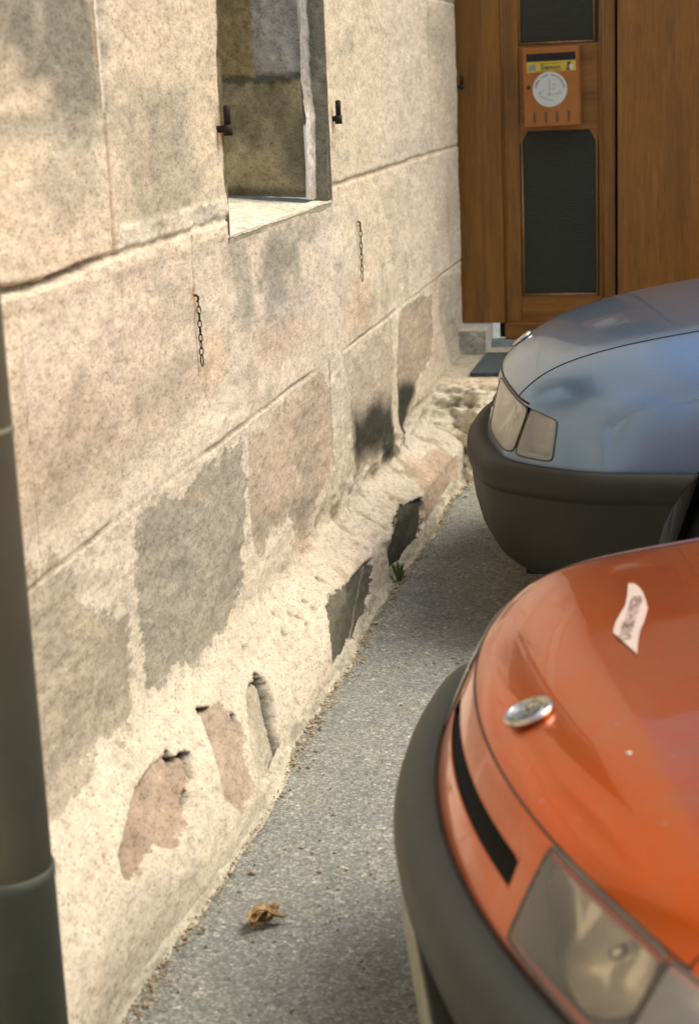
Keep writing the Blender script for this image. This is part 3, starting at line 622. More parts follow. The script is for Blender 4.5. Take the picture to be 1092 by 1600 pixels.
def molding(pts, r=.006): return dl(tubeobj('molding', [(x, DY-.008, z) for x, z in pts], r, M['wood'], None, 6))
prism('corner_block', [(.262, 1.322), (.262, 1.268), (.272, 1.268), (.300, 1.322)], -.02, .0075, M['wood']); prism('corner_block', [(.627, 1.322), (.627, 1.268), (.614, 1.268), (.580, 1.322)], -.02, .0075, M['wood'])
light_m = mat_wood('oak_edge', (.25,.115,.025), (.42,.23,.07))
dl(tubeobj('molding', [(.272, DY-.006, .566), (.272, DY-.006, 1.268)], .0055, light_m, None, 6)); dl(tubeobj('molding', [(.272, DY-.006, .566), (.616, DY-.006, .566)], .006, light_m, None, 6))
dl(tubeobj('molding', [(.616, DY-.006, .566), (.616, DY-.006, 1.268), (.590, DY-.006, 1.322)], .0055, light_m, None, 6)); dl(tubeobj('molding', [(.268, DY-.006, 1.71), (.268, DY-.006, ZD)], .0055, light_m, None, 6)); dl(tubeobj('molding', [(.606, DY-.006, 1.71), (.606, DY-.006, ZD)], .0055, light_m, None, 6)); dl(tubeobj('molding', [(.268, DY-.006, 1.712), (.606, DY-.006, 1.712)], .005, light_m, None, 6))
dl(tubeobj('molding', [(.645, DY-.024, .44), (.645, DY-.024, ZD)], .006, M['wood'], None, 6)); dl(tubeobj('molding', [(.186, DY-.016, .44), (.186, DY-.016, ZD)], .007, M['wood'], None, 6))
# entrance front of the building beside and above the door
ew = empty('entrance_wall', (2.7, 8.05, 0), label='stone building front over and beside the wooden door', cat='wall')
for q in ((2.70, 9.0, 7.93, 8.4, -.05, 3.7), (-.02, 2.70, 7.93, 8.4, ZD, 3.7)):
    bm = bmesh.new(); box(bm, q[0]-2.7, q[1]-2.7, q[2]-8.05, q[3]-8.05, q[4], q[5], .01); o = bmobj('stone_front', bm, simple('sandstone_front', (.50,.42,.31), .9, 0, .2, 5, .5), ew)

# ------------------------------------------------------------------ mail box
mb = empty('mail_box', (.4215, DY-.012, 1.342), label='copper coloured letter box with white round sticker on the door', cat='mailbox'); mb.rotation_euler = (0, math.radians(-.8), 0)
MW, MH, MD = .256, .352, .085
bm = bmesh.new(); box(bm, -MW/2, MW/2, -MD, 0, 0, MH, .006); bmobj('housing', bm, M['box'], mb)
fy_ = -MD-.0015
bm = bmesh.new(); box(bm, -MW/2+.004, MW/2-.004, fy_-.002, fy_+.0012, .004, MH-.004, .0012); bmobj('front_plate', bm, M['box'], mb)
fy_ -= .0022
def mbox(name, x0, x1, z0, z1, mat, t=.001, off=0): 
    bm = bmesh.new(); box(bm, x0, x1, fy_-t-off, fy_-off+.0002, z0, z1, 0); return bmobj(name, bm, mat, mb)
mbox('slot', -.108, .112, MH-.062, MH-.028, M['dark'], .0012)
mbox('name_label', -.108, .112, MH-.110, MH-.064, M['yellow'])
mbox('crest', -.098, -.066, MH-.102, MH-.076, M['ink2'], .0006, .001); mbox('crest', .074, .090, MH-.090, MH-.068, M['ink'], .0006, .001); mbox('crest', .084, .100, MH-.104, MH-.082, M['white'], .0006, .0017); mbox('crest', .070, .086, MH-.108, MH-.092, M['red'], .0006, .0017)
for k in range(14): mbox('print_line', -.045+k*.0075, -.041+k*.0075, MH-.073, MH-.0705, M['vent'], .0004, .001) if False else None
mbox('print_line', -.052, .056, MH-.0745, MH-.072, M['vent'], .0004, .001); mbox('print_line', -.060, .055, MH-.1065, MH-.1045, M['vent'], .0004, .001)
def text(body, size, mat, name='lettering', parent=None, bold=0.0):
    cu = bpy.data.curves.new(name, 'FONT'); cu.body = body; cu.size = size; cu.align_x = 'CENTER'; cu.align_y = 'CENTER'; cu.offset = bold; cu.extrude = .0003
    t = bpy.data.objects.new(name, cu); COL.objects.link(t); bpy.context.view_layer.update()
    me = bpy.data.meshes.new_from_object(t.evaluated_get(bpy.context.evaluated_depsgraph_get())); COL.objects.unlink(t); bpy.data.objects.remove(t)
    me.name = name; me.materials.clear(); me.materials.append(mat); o = bpy.data.objects.new(name, me); COL.objects.link(o)
    if parent: o.parent = parent
    return o
t_ = text('Siemon', .030, M['ink'], parent=mb, bold=.0006); t_.location = (0, fy_-.0016, MH-.090); t_.rotation_euler = (math.pi/2, 0, 0)
CZ = .165
lathe('round_sticker', [(.0775, 0), (.0775, .0012)], M['white'], mb, 48, (-.006, fy_+.0002, CZ), (math.pi/2, 0, 0), False)
SY = fy_-.0016
# ring of tiny illegible print and the little line drawing of a boat
lines = []
for k in range(30):
    if k in (7, 8, 14, 15, 22): continue
    a = math.radians(172-k*164/29); r0 = .060+.0*k; h = random.uniform(.006, .010); ca, sa = math.cos(a), math.sin(a)
    lines.append([(-.006+ca*r0, SY, CZ+sa*r0), (-.006+ca*(r0+h), SY, CZ+sa*(r0+h))])
    if k % 2: lines.append([(-.006+ca*(r0+h*.5), SY, CZ+sa*(r0+h*.5)), (-.006+ca*(r0+h*.5)+.003*sa, SY, CZ+sa*(r0+h*.5)-.003*ca)])
tubesobj('ring_print', lines, .0011, M['ink'], mb, 4)
q = lambda pts: [(-.006+x, SY, CZ+z) for x, z in pts]
tubesobj('drawing', [q([(-.002, .045), (-.001, -.022)]), q([(-.010, -.024), (.010, -.023), (.034, -.020)]), q([(-.052, -.012), (-.040, -.030), (-.020, -.040), (.006, -.048), (.016, -.046)]), q([(.012, .022), (.028, .020)]), q([(.010, .002), (.018, .006), (.026, .003), (.018, -.002)]), q([(-.048, -.018), (-.034, -.006), (-.022, .0)]), q([(.034, -.020), (.044, -.006), (.050, -.014), (.040, -.022)])], .0009, M['ink2'], mb, 4)
for k, xx in enumerate((-.078, -.026, .024, .076)): mbox('vent_slot', xx-.0055, xx+.0055, .020, .068, M['vent'], .0006)
lathe('lock', [(.009, 0), (.009, .005), (.006, .006)], M['rust'], mb, 16, (-.102, fy_, .178), (math.pi/2, 0, 0))

# ------------------------------------------------------------------ fallen leaves and weed
def leafmesh(name, c, size, label, seed):
    r = random.Random(seed); bm = bmesh.new()
    for s in range(3):
        ang0 = r.uniform(0, 6.28); L_ = size*r.uniform(.7, 1.1); W_ = L_*.42; g = {}
        for i in range(9):
            for j in range(7):
                t = i/8; w_ = math.sin(math.pi*min(1, t*.97+.02))**.7*(1+.25*math.sin(i*2.4+seed)); y = (j/6-.5)*2*W_*w_
                x = (t-.5)*2*L_; z = .012+.8*abs(y)*r.uniform(.7, 1.1)+.30*size*math.sin(t*5+s*2)+.006*s+r.uniform(-1, 1)*size*.04
                g[i, j] = bm.verts.new((x*math.cos(ang0)-y*math.sin(ang0)+s*size*.25, x*math.sin(ang0)+y*math.cos(ang0), max(.002, z)))
        for i in range(8):
            for j in range(6): bm.faces.new((g[i, j], g[i+1, j], g[i+1, j+1], g[i, j+1]))
    o = bmobj(name, bm, M['leaf'], None, False); o.location = c; return prop(o, label, 'leaf')
p = onZ(405, 1446, .0); leafmesh('dry_leaf', (p[0], p[1], .001), .043, 'crumpled dry brown leaf lying on the asphalt near the drain pipe', 3)
p = onZ(766, 541, LZ); leafmesh('dry_leaf', (p[0], p[1], LZ+.004), .024, 'small dry leaf lying on the stone landing under the door', 8)
p = onZ(624, 912, .0)
bm = bmesh.new()
for k in range(34):
    a = random.uniform(0, 6.28); h = random.uniform(.02, .075); rr = random.uniform(.004, .03); w_ = random.uniform(.003, .007)
    b0 = Vector((math.cos(a)*.004, math.sin(a)*.006, 0)); b2 = Vector((math.cos(a)*rr, math.sin(a)*rr, h)); b1 = (b0+b2)/2+Vector((0, 0, h*.25)); sd = Vector((-math.sin(a), math.cos(a), .3))*w_
    vs = [bm.verts.new(v) for v in (b0-sd*.3, b0+sd*.3, b1+sd, b2, b1-sd)]; bm.faces.new(vs)
wd_ = bmobj('weed', bm, M['green'], None); wd_.location = (max(.175, p[0]), p[1], .006); prop(wd_, 'small green weed growing from the joint at the wall foot', 'weed')
#CARS
# ------------------------------------------------------------------ cars
class Car:
    def __init__(s, root, F, ang, W, k, r, zf, Lh, zs, o_front, o_side, Ltot=3.65):
        s.root = root; s.W, s.k, s.r, s.zf, s.Lh, s.zs, s.of, s.os, s.Lt = W, k, r, zf, Lh, zs, o_front, o_side, Ltot
        s.F = F; s.ang = ang
        root.location = (F[0], F[1], 0); root.rotation_euler = (0, 0, ang)
        # front columns
        uf = np.linspace(0, W-r, int((W-r)/.011)); th = np.linspace(0, math.pi/2, 30)[1:]
        u = np.concatenate([uf, W-r+r*np.sin(th)]); b = s.edge(u)
        s.uc = np.concatenate([-u[::-1], u[1:]]); s.nf = len(u)          # near (-W) ... far (+W)
    def edge(s, u):
        a = np.abs(u); e = np.clip((a-(s.W-s.r))/s.r, 0, 1); return s.k*a*a+s.r*(1-np.sqrt(np.maximum(0, 1-e*e)))
    def top(s, u, bp): return np.stack([s.edge(u)+bp, u*(1+0*bp), s.zf(u, bp)], -1)
    def build(s, tb):
        """top grid rows tb (distance behind the front edge)"""
        s.tb = tb; U, T = np.meshgrid(s.uc, tb, indexing='ij'); E = s.edge(U)
        L = s.Lh-E; Bp = T/tb[-1]*L
        s.TU, s.TB = U, Bp; s.TP = s.top(U, Bp)                          # [col, row]
        # perimeter edge E(s): near side back -> front -> far side back
        near = s.TP[0, ::-1][:-1]; front = s.TP[:, 0]; far = s.TP[-1, 1:]
        P = np.concatenate([near, front, far]); s.i0 = len(near); s.i1 = s.i0+len(front)-1
        n = len(P); side = np.ones(n)
        a = np.abs(s.uc); e = np.clip((a-(s.W-s.r))/s.r, 0, 1); side[s.i0:s.i1+1] = sstep(0, 1, e)
        # plan normals
        d = np.gradient(P[:, :2], axis=0); nn = np.stack([-d[:, 1], d[:, 0]], -1); nn /= np.linalg.norm(nn, axis=1)[:, None]
        if nn[s.i0+s.nf-1, 0] > 0: nn = -nn
        nn[:s.i0] = (0, -1); nn[s.i1+1:] = (0, 1)
        for _ in range(3): nn[1:-1] = (nn[:-2]+nn[1:-1]+nn[2:])/3; nn /= np.linalg.norm(nn, axis=1)[:, None]
        s.P, s.N, s.side = P, nn, side
        s.ucol = np.concatenate([np.full(s.i0, -s.W), s.uc, np.full(n-s.i1-1, s.W)])
    def wrap(s, i, q, off=0.):
        """point on the painted band between hood edge (q=0) and bumper seam (q=1); i = fractional column"""
        i = np.clip(i, 0, len(s.P)-1.001); a = np.floor(i).astype(int); f = (i-a)[..., None]
        P = s.P[a]*(1-f)+s.P[a+1]*f; N_ = s.N[a]*(1-f)+s.N[a+1]*f; sd = (s.side[a]*(1-f[..., 0])+s.side[a+1]*f[..., 0])
        D = P[..., 2]-s.zs; th = q*math.pi/2
        of = s.of*q**.9; os_ = s.os*np.maximum(q, 0)**.75; o = of*(1-sd)+os_*sd
        dr = q*(1-sd)+q*sd
        z = P[..., 2]-D*dr
        return np.stack([P[..., 0]+N_[..., 0]*(o+off), P[..., 1]+N_[..., 1]*(o+off), z], -1)
    def col_at_u(s, u): return s.i0+float(np.interp(u, s.uc, np.arange(len(s.uc))))
    def col_at_b(s, b, near=True):
        c = len(s.P)//2
        if near: return float(np.interp(b, s.P[:c, 0][::-1], np.arange(c)[::-1]))
        return float(np.interp(b, s.P[c+1:, 0], np.arange(c+1, len(s.P))))
    def bumper(s, name, prof, mat, b_end, barch=0, rarch=.3, kf=0.):
        """profile list of (z, outward at front, outward at side)"""
        i0 = int(s.col_at_b(b_end)); i1 = int(s.col_at_b(b_end, False)); I = np.arange(i0, i1+1)
        V = []
        for i in I:
            sd = float(sstep(0, .30, s.side[i])) if s.zs > .53 else s.side[i]; flat = kf*s.ucol[i]**2*(1-sd)
            for z, of, os_ in prof:
                xe = s.P[i, 0]
                if barch and xe > b_end-.12: xe = min(xe+.02, 9) if i in (I[0], I[-1]) else xe; xe = min(xe, barch-math.sqrt(max(0, rarch**2-(z-.28)**2))) if i not in (I[0], I[-1]) else barch-math.sqrt(max(0, rarch**2-(z-.28)**2))
                o = of*(1-sd)+os_*sd+flat; V.append((xe+s.N[i, 0]*o, s.P[i, 1]+s.N[i, 1]*o, z))
        m = len(prof); F_ = [(a*m+c, a*m+c+1, (a+1)*m+c+1, (a+1)*m+c) for a in range(len(I)-1) for c in range(m-1)]
        F_ += [tuple(range(m)), tuple(range((len(I)-1)*m, len(I)*m))[::-1]]
        return meshobj(name, V, F_, mat, s.root)
    def patch(s, name, cs, mat, off=0., nu=24, nv=14, bulge=0., parent=None, round_=0.):
        """cs: four corners (col, q): A top-inner, B top-outer, C bottom-outer, D bottom-inner"""
        u, v = np.meshgrid(np.linspace(0, 1, nu), np.linspace(0, 1, nv), indexing='ij'); A_, B_, C_, D_ = cs
        X_, Y_ = 2*u-1, 2*v-1; u, v = .5+.5*X_*(1-.045*round_*np.abs(Y_)**8), .5+.5*Y_*(1-.11*round_*np.abs(X_)**8)
        i = (A_[0]*(1-u)+B_[0]*u)*(1-v)+(D_[0]*(1-u)+C_[0]*u)*v; q = (A_[1]*(1-u)+B_[1]*u)*(1-v)+(D_[1]*(1-u)+C_[1]*u)*v
        bl = bulge*(1-(2*u-1)**4)*(1-(2*v-1)**4)
        P = s.wrap(i, q, off+bl); V = P.reshape(-1, 3); F_ = [(a*nv+c, a*nv+c+1, (a+1)*nv+c+1, (a+1)*nv+c) for a in range(nu-1) for c in range(nv-1)]
        o = meshobj(name, V, F_, mat, parent or s.root)
        rim = np.concatenate([P[:, 0], P[-1, 1:], P[-2::-1, -1], P[0, -2:0:-1]]); return o, rim
    def skin(s, q_rows, hood_u, regions, mats, barch, rarch, zarch, split=None):
        """whole painted skin as one grid, split into panels that keep the common normals"""
        n = len(s.P); m = len(q_rows); I = np.arange(n, dtype=float)
        W_ = np.stack([s.wrap(I, np.full(n, q)) for q in q_rows], 1)      # [col,row]
        low = []                                                          # rocker rows below the seam, only along the sides
        V = [tuple(p) for p in W_.reshape(-1, 3)]; idx = lambda i, j: i*m+j
        nT = s.TP.shape; base = len(V); tid = {}
        for c in range(nT[0]):
            for t in range(nT[1]):
                if t == 0: tid[c, t] = idx(s.i0+c, 0)
                elif c == 0: tid[c, t] = idx(s.i0-t, 0)
                elif c == nT[0]-1: tid[c, t] = idx(s.i1+t, 0)
                else: tid[c, t] = len(V); V.append(tuple(s.TP[c, t]))
        faces = {}
        def add(k, f): faces.setdefault(k, []).append(f)
        for c in range(nT[0]-1):
            for t in range(nT[1]-1):
                um = .5*(s.uc[c]+s.uc[c+1]); k = 'hood' if abs(um) < hood_u else ('fender_n' if um < 0 else 'fender_f')
                add(k, (tid[c, t], tid[c, t+1], tid[c+1, t+1], tid[c+1, t]))
        for i in range(n-1):
            ic = i+.5
            for j in range(m-1):
                qc = .5*(q_rows[j]+q_rows[j+1]); cen = (W_[i, j]+W_[i+1, j+1])/2
                if math.hypot(cen[0]-barch, cen[2]-zarch) < rarch and abs(cen[1]) > s.W*.8: continue
                k = None
                for r_ in regions:
                    xx_ = (2*ic-r_[0]-r_[1])/(r_[1]-r_[0]); yy_ = (2*qc-r_[2]-r_[3])/(r_[3]-r_[2])
                    if abs(xx_)**8+abs(yy_)**8 < 1.25 and r_[0] < ic < r_[1] and r_[2] < qc < r_[3]: k = 'cut'
                if k == 'cut': continue
                if s.i0+6 < i < s.i1-6 and s.side[i] < .5: k = 'front_panel'
                else: k = 'fender_n' if i < n/2 else 'fender_f'
                add(k, (idx(i, j), idx(i+1, j), idx(i+1, j+1), idx(i, j+1)))
        allf = [f for fs in faces.values() for f in fs]
        tmp = bpy.data.meshes.new('t'); tmp.from_pydata(V, [], allf); bm = bmesh.new(); bm.from_mesh(tmp); bmesh.ops.recalc_face_normals(bm, faces=bm.faces); bm.normal_update(); bm.verts.ensure_lookup_table(); bm.faces.ensure_lookup_table()
        NN = [v.normal.copy() for v in bm.verts]; cf = [tuple(v.index for v in f.verts) for f in bm.faces]; 
        if NN[tid[nT[0]//2, 5]].z < 0: NN = [-x for x in NN]; cf = [f[::-1] for f in cf]
        bm.free(); bpy.data.meshes.remove(tmp)
        s.bvh = BVHTree.FromPolygons([Vector(v) for v in V], cf)
        out = {}; p = 0
        for k, fs in faces.items():
            sub = cf[p:p+len(fs)]; p += len(fs); used = sorted({v for f in sub for v in f}); mp = {v: a for a, v in enumerate(used)}
            nm = {'fender_n': 'fender', 'fender_f': 'fender'}.get(k, k)
            out[k] = meshobj(nm, [V[v] for v in used], [tuple(mp[v] for v in f) for f in sub], mats.get(nm, mats['paint']), s.root, True, [NN[v] for v in used])
        return out
    def hit(s, px, py):
        """real point of the body behind a picture point (local coordinates)"""
        ca, sa = math.cos(s.ang), math.sin(s.ang); r = ray(px, py); c = CP-np.array([s.F[0], s.F[1], 0])
        R2 = lambda v: Vector((v[0]*ca+v[1]*sa, -v[0]*sa+v[1]*ca, v[2]))
        h = s.bvh.ray_cast(R2(c), R2(r).normalized()); return h[0], h[1]
    def topline(s, pts): 
        u = np.array([p[0] for p in pts]); b = np.array([p[1] for p in pts]); return s.top(u, b)

def wheel(par, x, y, r, wdt, sgn):
    e = bpy.data.objects.new('wheel', None); COL.objects.link(e); e.parent = par; e.location = (x, y, r); e.rotation_euler = (math.pi/2, 0, 0)
    lathe('tyre', [(r*.62, -wdt/2), (r*.88, -wdt/2), (r*.97, -wdt*.42), (r, -wdt*.25), (r, wdt*.25), (r*.97, wdt*.42), (r*.88, wdt/2), (r*.62, wdt/2)], M['rubber'], e, 48)
    d = -sgn
    lathe('rim', [(r*.63, -wdt*.40), (r*.63, wdt*.40*1.0), (r*.58, wdt*.42), (r*.50, wdt*.20), (r*.22, wdt*.30), (r*.10, wdt*.34)] if d > 0 else [(r*.10, -wdt*.34), (r*.22, -wdt*.30), (r*.50, -wdt*.20), (r*.58, -wdt*.42), (r*.63, -wdt*.40), (r*.63, wdt*.40)], M['tin'], e, 40)
    return e
def cabin(car, zb, roof_z, mat, b0, b1, b2, b3):
    """sides, greenhouse and tail behind the hood"""
    W = car.W; root = car.root; Wo = W+car.os
    def loft(name, secs, mat_, close=False):
        V = [p for s_ in secs for p in s_]; n = len(secs[0]); F_ = [(a*n+c, a*n+c+1, (a+1)*n+c+1, (a+1)*n+c) for a in range(len(secs)-1) for c in range(n-1)]
        return meshobj(name, V, F_, mat_, root)
    ln = 26
    # body sides and tail, up to the belt line
    secs = []
    for bb in np.concatenate([np.linspace(b0, b0+.02, 2), np.linspace(b0+.1, car.Lt-.25, 60), [car.Lt-.15, car.Lt-.06, car.Lt-.01, car.Lt]]):
        tail = sstep(car.Lt-.3, car.Lt, bb); wo = Wo-.10*tail; zt = zb+.0*bb; sec = []
        for sg in (-1,): pass
        for z, o in ((.20, -.06), (.24, -.01), (.34, 0.), (.52, .004), (.70, -.004), (.80, -.02), (zt, -.055)): sec.append((bb, -(wo+o), z))
        for z, o in ((zt, -.055), (.80, -.02), (.70, -.004), (.52, .004), (.34, 0), (.24, -.01), (.20, -.06)): sec.append((bb, (wo+o), z))
        secs.append(sec)
    V = [p for s_ in secs for p in s_]; n = 14; F_ = []
    for a in range(len(secs)-1):
        for c in range(n-1):
            if c == 6: continue
            x = .5*(secs[a][c][0]+secs[a+1][c][0]); z = .5*(secs[a][c][2]+secs[a][c+1][2])
            if math.hypot(x-b3, z-.28) < .33 or math.hypot(x-b1, z-.28) < .0: continue
            F_.append((a*n+c, a*n+c+1, (a+1)*n+c+1, (a+1)*n+c))
    F_.append(tuple((len(secs)-1)*n+c for c in range(n)))
    meshobj('body', V, F_, mat, root)
    # greenhouse: windscreen, side glass, roof
    hb = Wo-.055; hr = Wo-.20
    def gh(bb, z, w_): return [(bb, -w_, z), (bb, -w_*.6, z+.012), (bb, 0, z+.02), (bb, w_*.6, z+.012), (bb, w_, z)]
    loft('windscreen', [gh(b0, zb-.02, hb-.03), gh(b0+.30, zb+.24, hb-.09), gh(b0+.62, roof_z-.02, hr)], M['glass'])
    loft('roof', [gh(b0+.60, roof_z-.03, hr+.01), gh(b0+.72, roof_z, hr+.015), gh(b0+1.5, roof_z+.01, hr+.015), gh(car.Lt-.55, roof_z-.05, hr)], mat)
    loft('rear_window', [gh(car.Lt-.56, roof_z-.05, hr), gh(car.Lt-.18, zb, hb-.04)], M['glass'])
    for sg in (-1, 1):
        V = [(b0, sg*hb, zb-.01), (b0+.62, sg*(hr+.005), roof_z-.02), (car.Lt-.55, sg*(hr+.005), roof_z-.05), (car.Lt-.15, sg*hb, zb-.01)]
        meshobj('side_window', V, [(0, 1, 2, 3) if sg > 0 else (3, 2, 1, 0)], M['glass'], root, False)
        tubeobj('pillar', [(b0, sg*hb, zb-.01), (b0+.30, sg*(hb-.075), zb+.235), (b0+.62, sg*(hr+.005), roof_z-.02)], .022, mat, root)
        tubeobj('pillar', [(b0+1.45, sg*hb, zb-.01), (b0+1.5, sg*(hr+.005), roof_z-.02)], .03, mat, root)
        tubeobj('pillar', [(car.Lt-.55, sg*(hr+.005), roof_z-.05), (car.Lt-.15, sg*hb, zb-.01)], .035, mat, root)
        x = b0+.45
        o = lathe('mirror', [(.02, -.03), (.075, -.02), (.09, .01), (.085, .05), (.05, .075)], M['plastic'], root, 20, (b0+.30, sg*(Wo+.09), zb+.09), (0, math.pi/2, 0)); o.scale = (.7, 1, 1)
        tubeobj('door_gap', [(b0+.12, sg*(Wo+.003), .30), (b0+.10, sg*(Wo+.001), .70), (b0+.14, sg*(Wo-.045), zb-.01)], .004, M['gap'], root)
        tubeobj('door_gap', [(b0+1.45, sg*(Wo+.003), .30), (b0+1.46, sg*(Wo+.001), .70), (b0+1.46, sg*(Wo-.045), zb-.01)], .004, M['gap'], root)
        bm = bmesh.new(); box(bm, b0+1.22, b0+1.38, sg*(Wo+.012)-.008, sg*(Wo+.012)+.008, .70, .73, .004); bmobj('door_handle', bm, M['plastic'], root)
        wheel(root, b3, sg*(Wo-.10), .275, .155, sg); wheel(root, b1, sg*(Wo-.10), .275, .155, sg)
        bm = bmesh.new(); box(bm, car.Lt-.02, car.Lt+.012, sg*(Wo-.26)-.09, sg*(Wo-.26)+.09, .60, .76, .01); bmobj('tail_light', bm, M['red'], root)
    bm = bmesh.new(); box(bm, .12, car.Lt-.1, -W+.20, W-.20, .17, .24, .01); box(bm, .14, b0+.1, -W+.2, W-.2, .24, .50, .02); bmobj('underbody', bm, M['dark'], root)
    bm = bmesh.new(); box(bm, car.Lt-.08, car.Lt+.07, -Wo+.03, Wo-.03, .32, .50, .03); bmobj('bumper', bm, M['plastic'], root)
    # wheel housings
    for bx, rr in ((b1, .345), (b3, .335)):
        for sg in (-1, 1):
            V = []; F_ = []; K = 20
            for k in range(K+1):
                a = math.pi*k/K-.0; V += [(bx+rr*math.cos(a), sg*(Wo-.012), .28+rr*math.sin(a)), (bx+rr*math.cos(a), sg*(Wo-.24), .28+rr*math.sin(a))]
            V += [(bx, sg*(Wo-.24), .28)]
            for k in range(K): F_ += [(2*k, 2*k+2, 2*k+3, 2*k+1), (2*k+1, 2*k+3, len(V)-1)]
            meshobj('wheel_housing', V, F_, M['rubber'], root)
def gapline(car, pts, r, name='panel_gap'): return tubeobj(name, pts, r, M['gap'], car.root, 6)

# ---- orange car -----------------------------------------------------------
rnd = lambda u, b, W, c, w_=.13: c*(.35+.65*sstep(0, .22, b))*(1-np.sqrt(1-.985*np.clip((np.abs(u)-(W-w_))/w_, 0, 1)**2))
zfO = lambda u, b: .685+.052*(1-np.exp(-b/.05))+.135*b-.02*b*b-.015*(u/.8)**2-.020*np.abs(u/.8)**6-rnd(u, b, .82, .06)
rootO = empty('orange_car', (0, 0, 0), label='orange car in the foreground with black bumper and round chrome emblem', cat='car')
O = Car(rootO, (.857, 2.258), math.radians(15), .82, .31, .18, zfO, 1.05, .54, .062, .032)
O.build(np.concatenate([np.linspace(0, .12, 14), np.linspace(.135, 1.05, 60)]))
cH = O.col_at_u
qs = lambda z: (0.68-z)/.14
slot = (cH(-.318), cH(.318), .33, .60)
hl = (cH(-.625), cH(-.360), .04, .90); hf = (cH(.360), cH(.625), .04, .90)
rows_ = np.array(sorted(set(np.round(np.concatenate([np.linspace(0, 1, 21), [.33, .60]]), 4))))
indN = O.col_at_b(.30); indF = O.col_at_b(.30, False)
parts = O.skin(rows_, .655, [(slot[0]+1, slot[1]-1, .33, .60), (hl[0], hl[1], .08, .86), (hf[0], hf[1], .08, .86), (indN, hl[0], .08, .86), (hf[1], indF, .08, .86)], {'paint': M['orange']}, .80+.02, .345, .28)
def light(car, A_, B_, C_, D_, kind):
    rd = .35 if car is O else .9
    mt, lens = (M['reflector'], M['lens'] if car is O else M['lens_b']) if kind == 'headlight' else (M['reflector_i'], M['lens_i'])
    root = bpy.data.objects.new(kind, None); COL.objects.link(root); root.parent = car.root
    cs = (A_, B_, C_, D_)
    _, r1 = car.patch('reflector', cs, mt, -.022, 40, 24, -.055, root, rd)
    _, r2 = car.patch('lens', cs, lens, .001, 30, 16, .004, root, rd)
    n = len(r1); V = [tuple(p) for p in r1]+[tuple(p) for p in r2]; meshobj('surround', V, [(k, (k+1) % n, n+(k+1) % n, n+k) for k in range(n)], M['plastic'], root)
    if kind == 'headlight':      # bulb and its cap in the bowl
        ic = .5*(A_[0]+B_[0])+.1*(B_[0]-A_[0]); p0 = car.wrap(np.array([ic]), np.array([.45]), -.055)[0]; p1 = car.wrap(np.array([ic]), np.array([.45]), -.025)[0]
        meshobj('bulb', *tube_data([tuple(p0), tuple((p0+p1)/2), tuple(p1)], [.010, .011, .006], 12), M['chrome'], root)
    meshobj('seal', *tube_data([tuple(p) for p in r2], .0028, 6, True), M['seal'], root)
for sg in (-1, 1):
    c0 = lambda u: cH(sg*u)
    light(O, (c0(.362), .012), (c0(.626), .012), (c0(.606), .96), (c0(.345), .90), 'headlight')
    ie = indN if sg < 0 else indF
    light(O, (c0(.632), .012), (ie, .08), (ie, .90), (c0(.610), .93), 'indicator')
# air slot: recessed box behind the opening
u_ = np.linspace(slot[0]+1, slot[1]-1, 60)
V = []; F_ = []
for q_, of in ((.33, .0), (.31, -.05), (.62, -.05), (.60, .0)): V += [tuple(p) for p in O.wrap(u_, np.full(60, q_), of)]
for r_ in range(3): F_ += [(r_*60+k, r_*60+k+1, (r_+1)*60+k+1, (r_+1)*60+k) for k in range(59)]
meshobj('air_slot', V, F_, M['dark'], rootO)
for q_ in (.33, .60): tubeobj('slot_edge', [tuple(p) for p in O.wrap(u_, np.full(60, q_), -.0015)], .0022, M['orange'], rootO, 8)
# bumper, plate
profO = [(.541, .052, .010), (.544, .075, .020), (.537, .100, .030), (.518, .121, .040), (.492, .130, .045), (.460, .126, .045), (.42, .112, .042), (.38, .097, .040), (.33, .082, .036), (.28, .070, .03), (.24, .052, .02), (.20, .03, .0), (.18, .0, -.01), (.18, -.10, -.06)]
O.bumper('bumper', profO, M['plastic'], .54, .82, .345)
tubeobj('bumper_gap', [tuple(p) for p in O.wrap(np.arange(O.col_at_b(.46), O.col_at_b(.46, False)), np.full(len(np.arange(O.col_at_b(.46), O.col_at_b(.46, False))), .985), .001)], .0045, M['gap'], rootO, 6)
pl = bpy.data.objects.new('number_plate', None); COL.objects.link(pl); pl.parent = rootO
bm = bmesh.new(); box(bm, -.106, -.07, -.262, .262, .262, .378, .003); bmobj('plate_holder', bm, M['plastic'], pl)
bm = bmesh.new(); box(bm, -.109, -.106, -.258, .258, .266, .374, .001); bmobj('plate_sheet', bm, M['plate'], pl)
# hood gap lines
gapline(O, [tuple(p) for p in O.wrap(np.linspace(cH(-.66), cH(.66), 120), np.full(120, .0), -.0008)], .0024)
for sg in (-1, 1): gapline(O, [tuple(p) for p in O.topline([(sg*.655, b) for b in np.linspace(0, 1.0, 50)])], .0018)
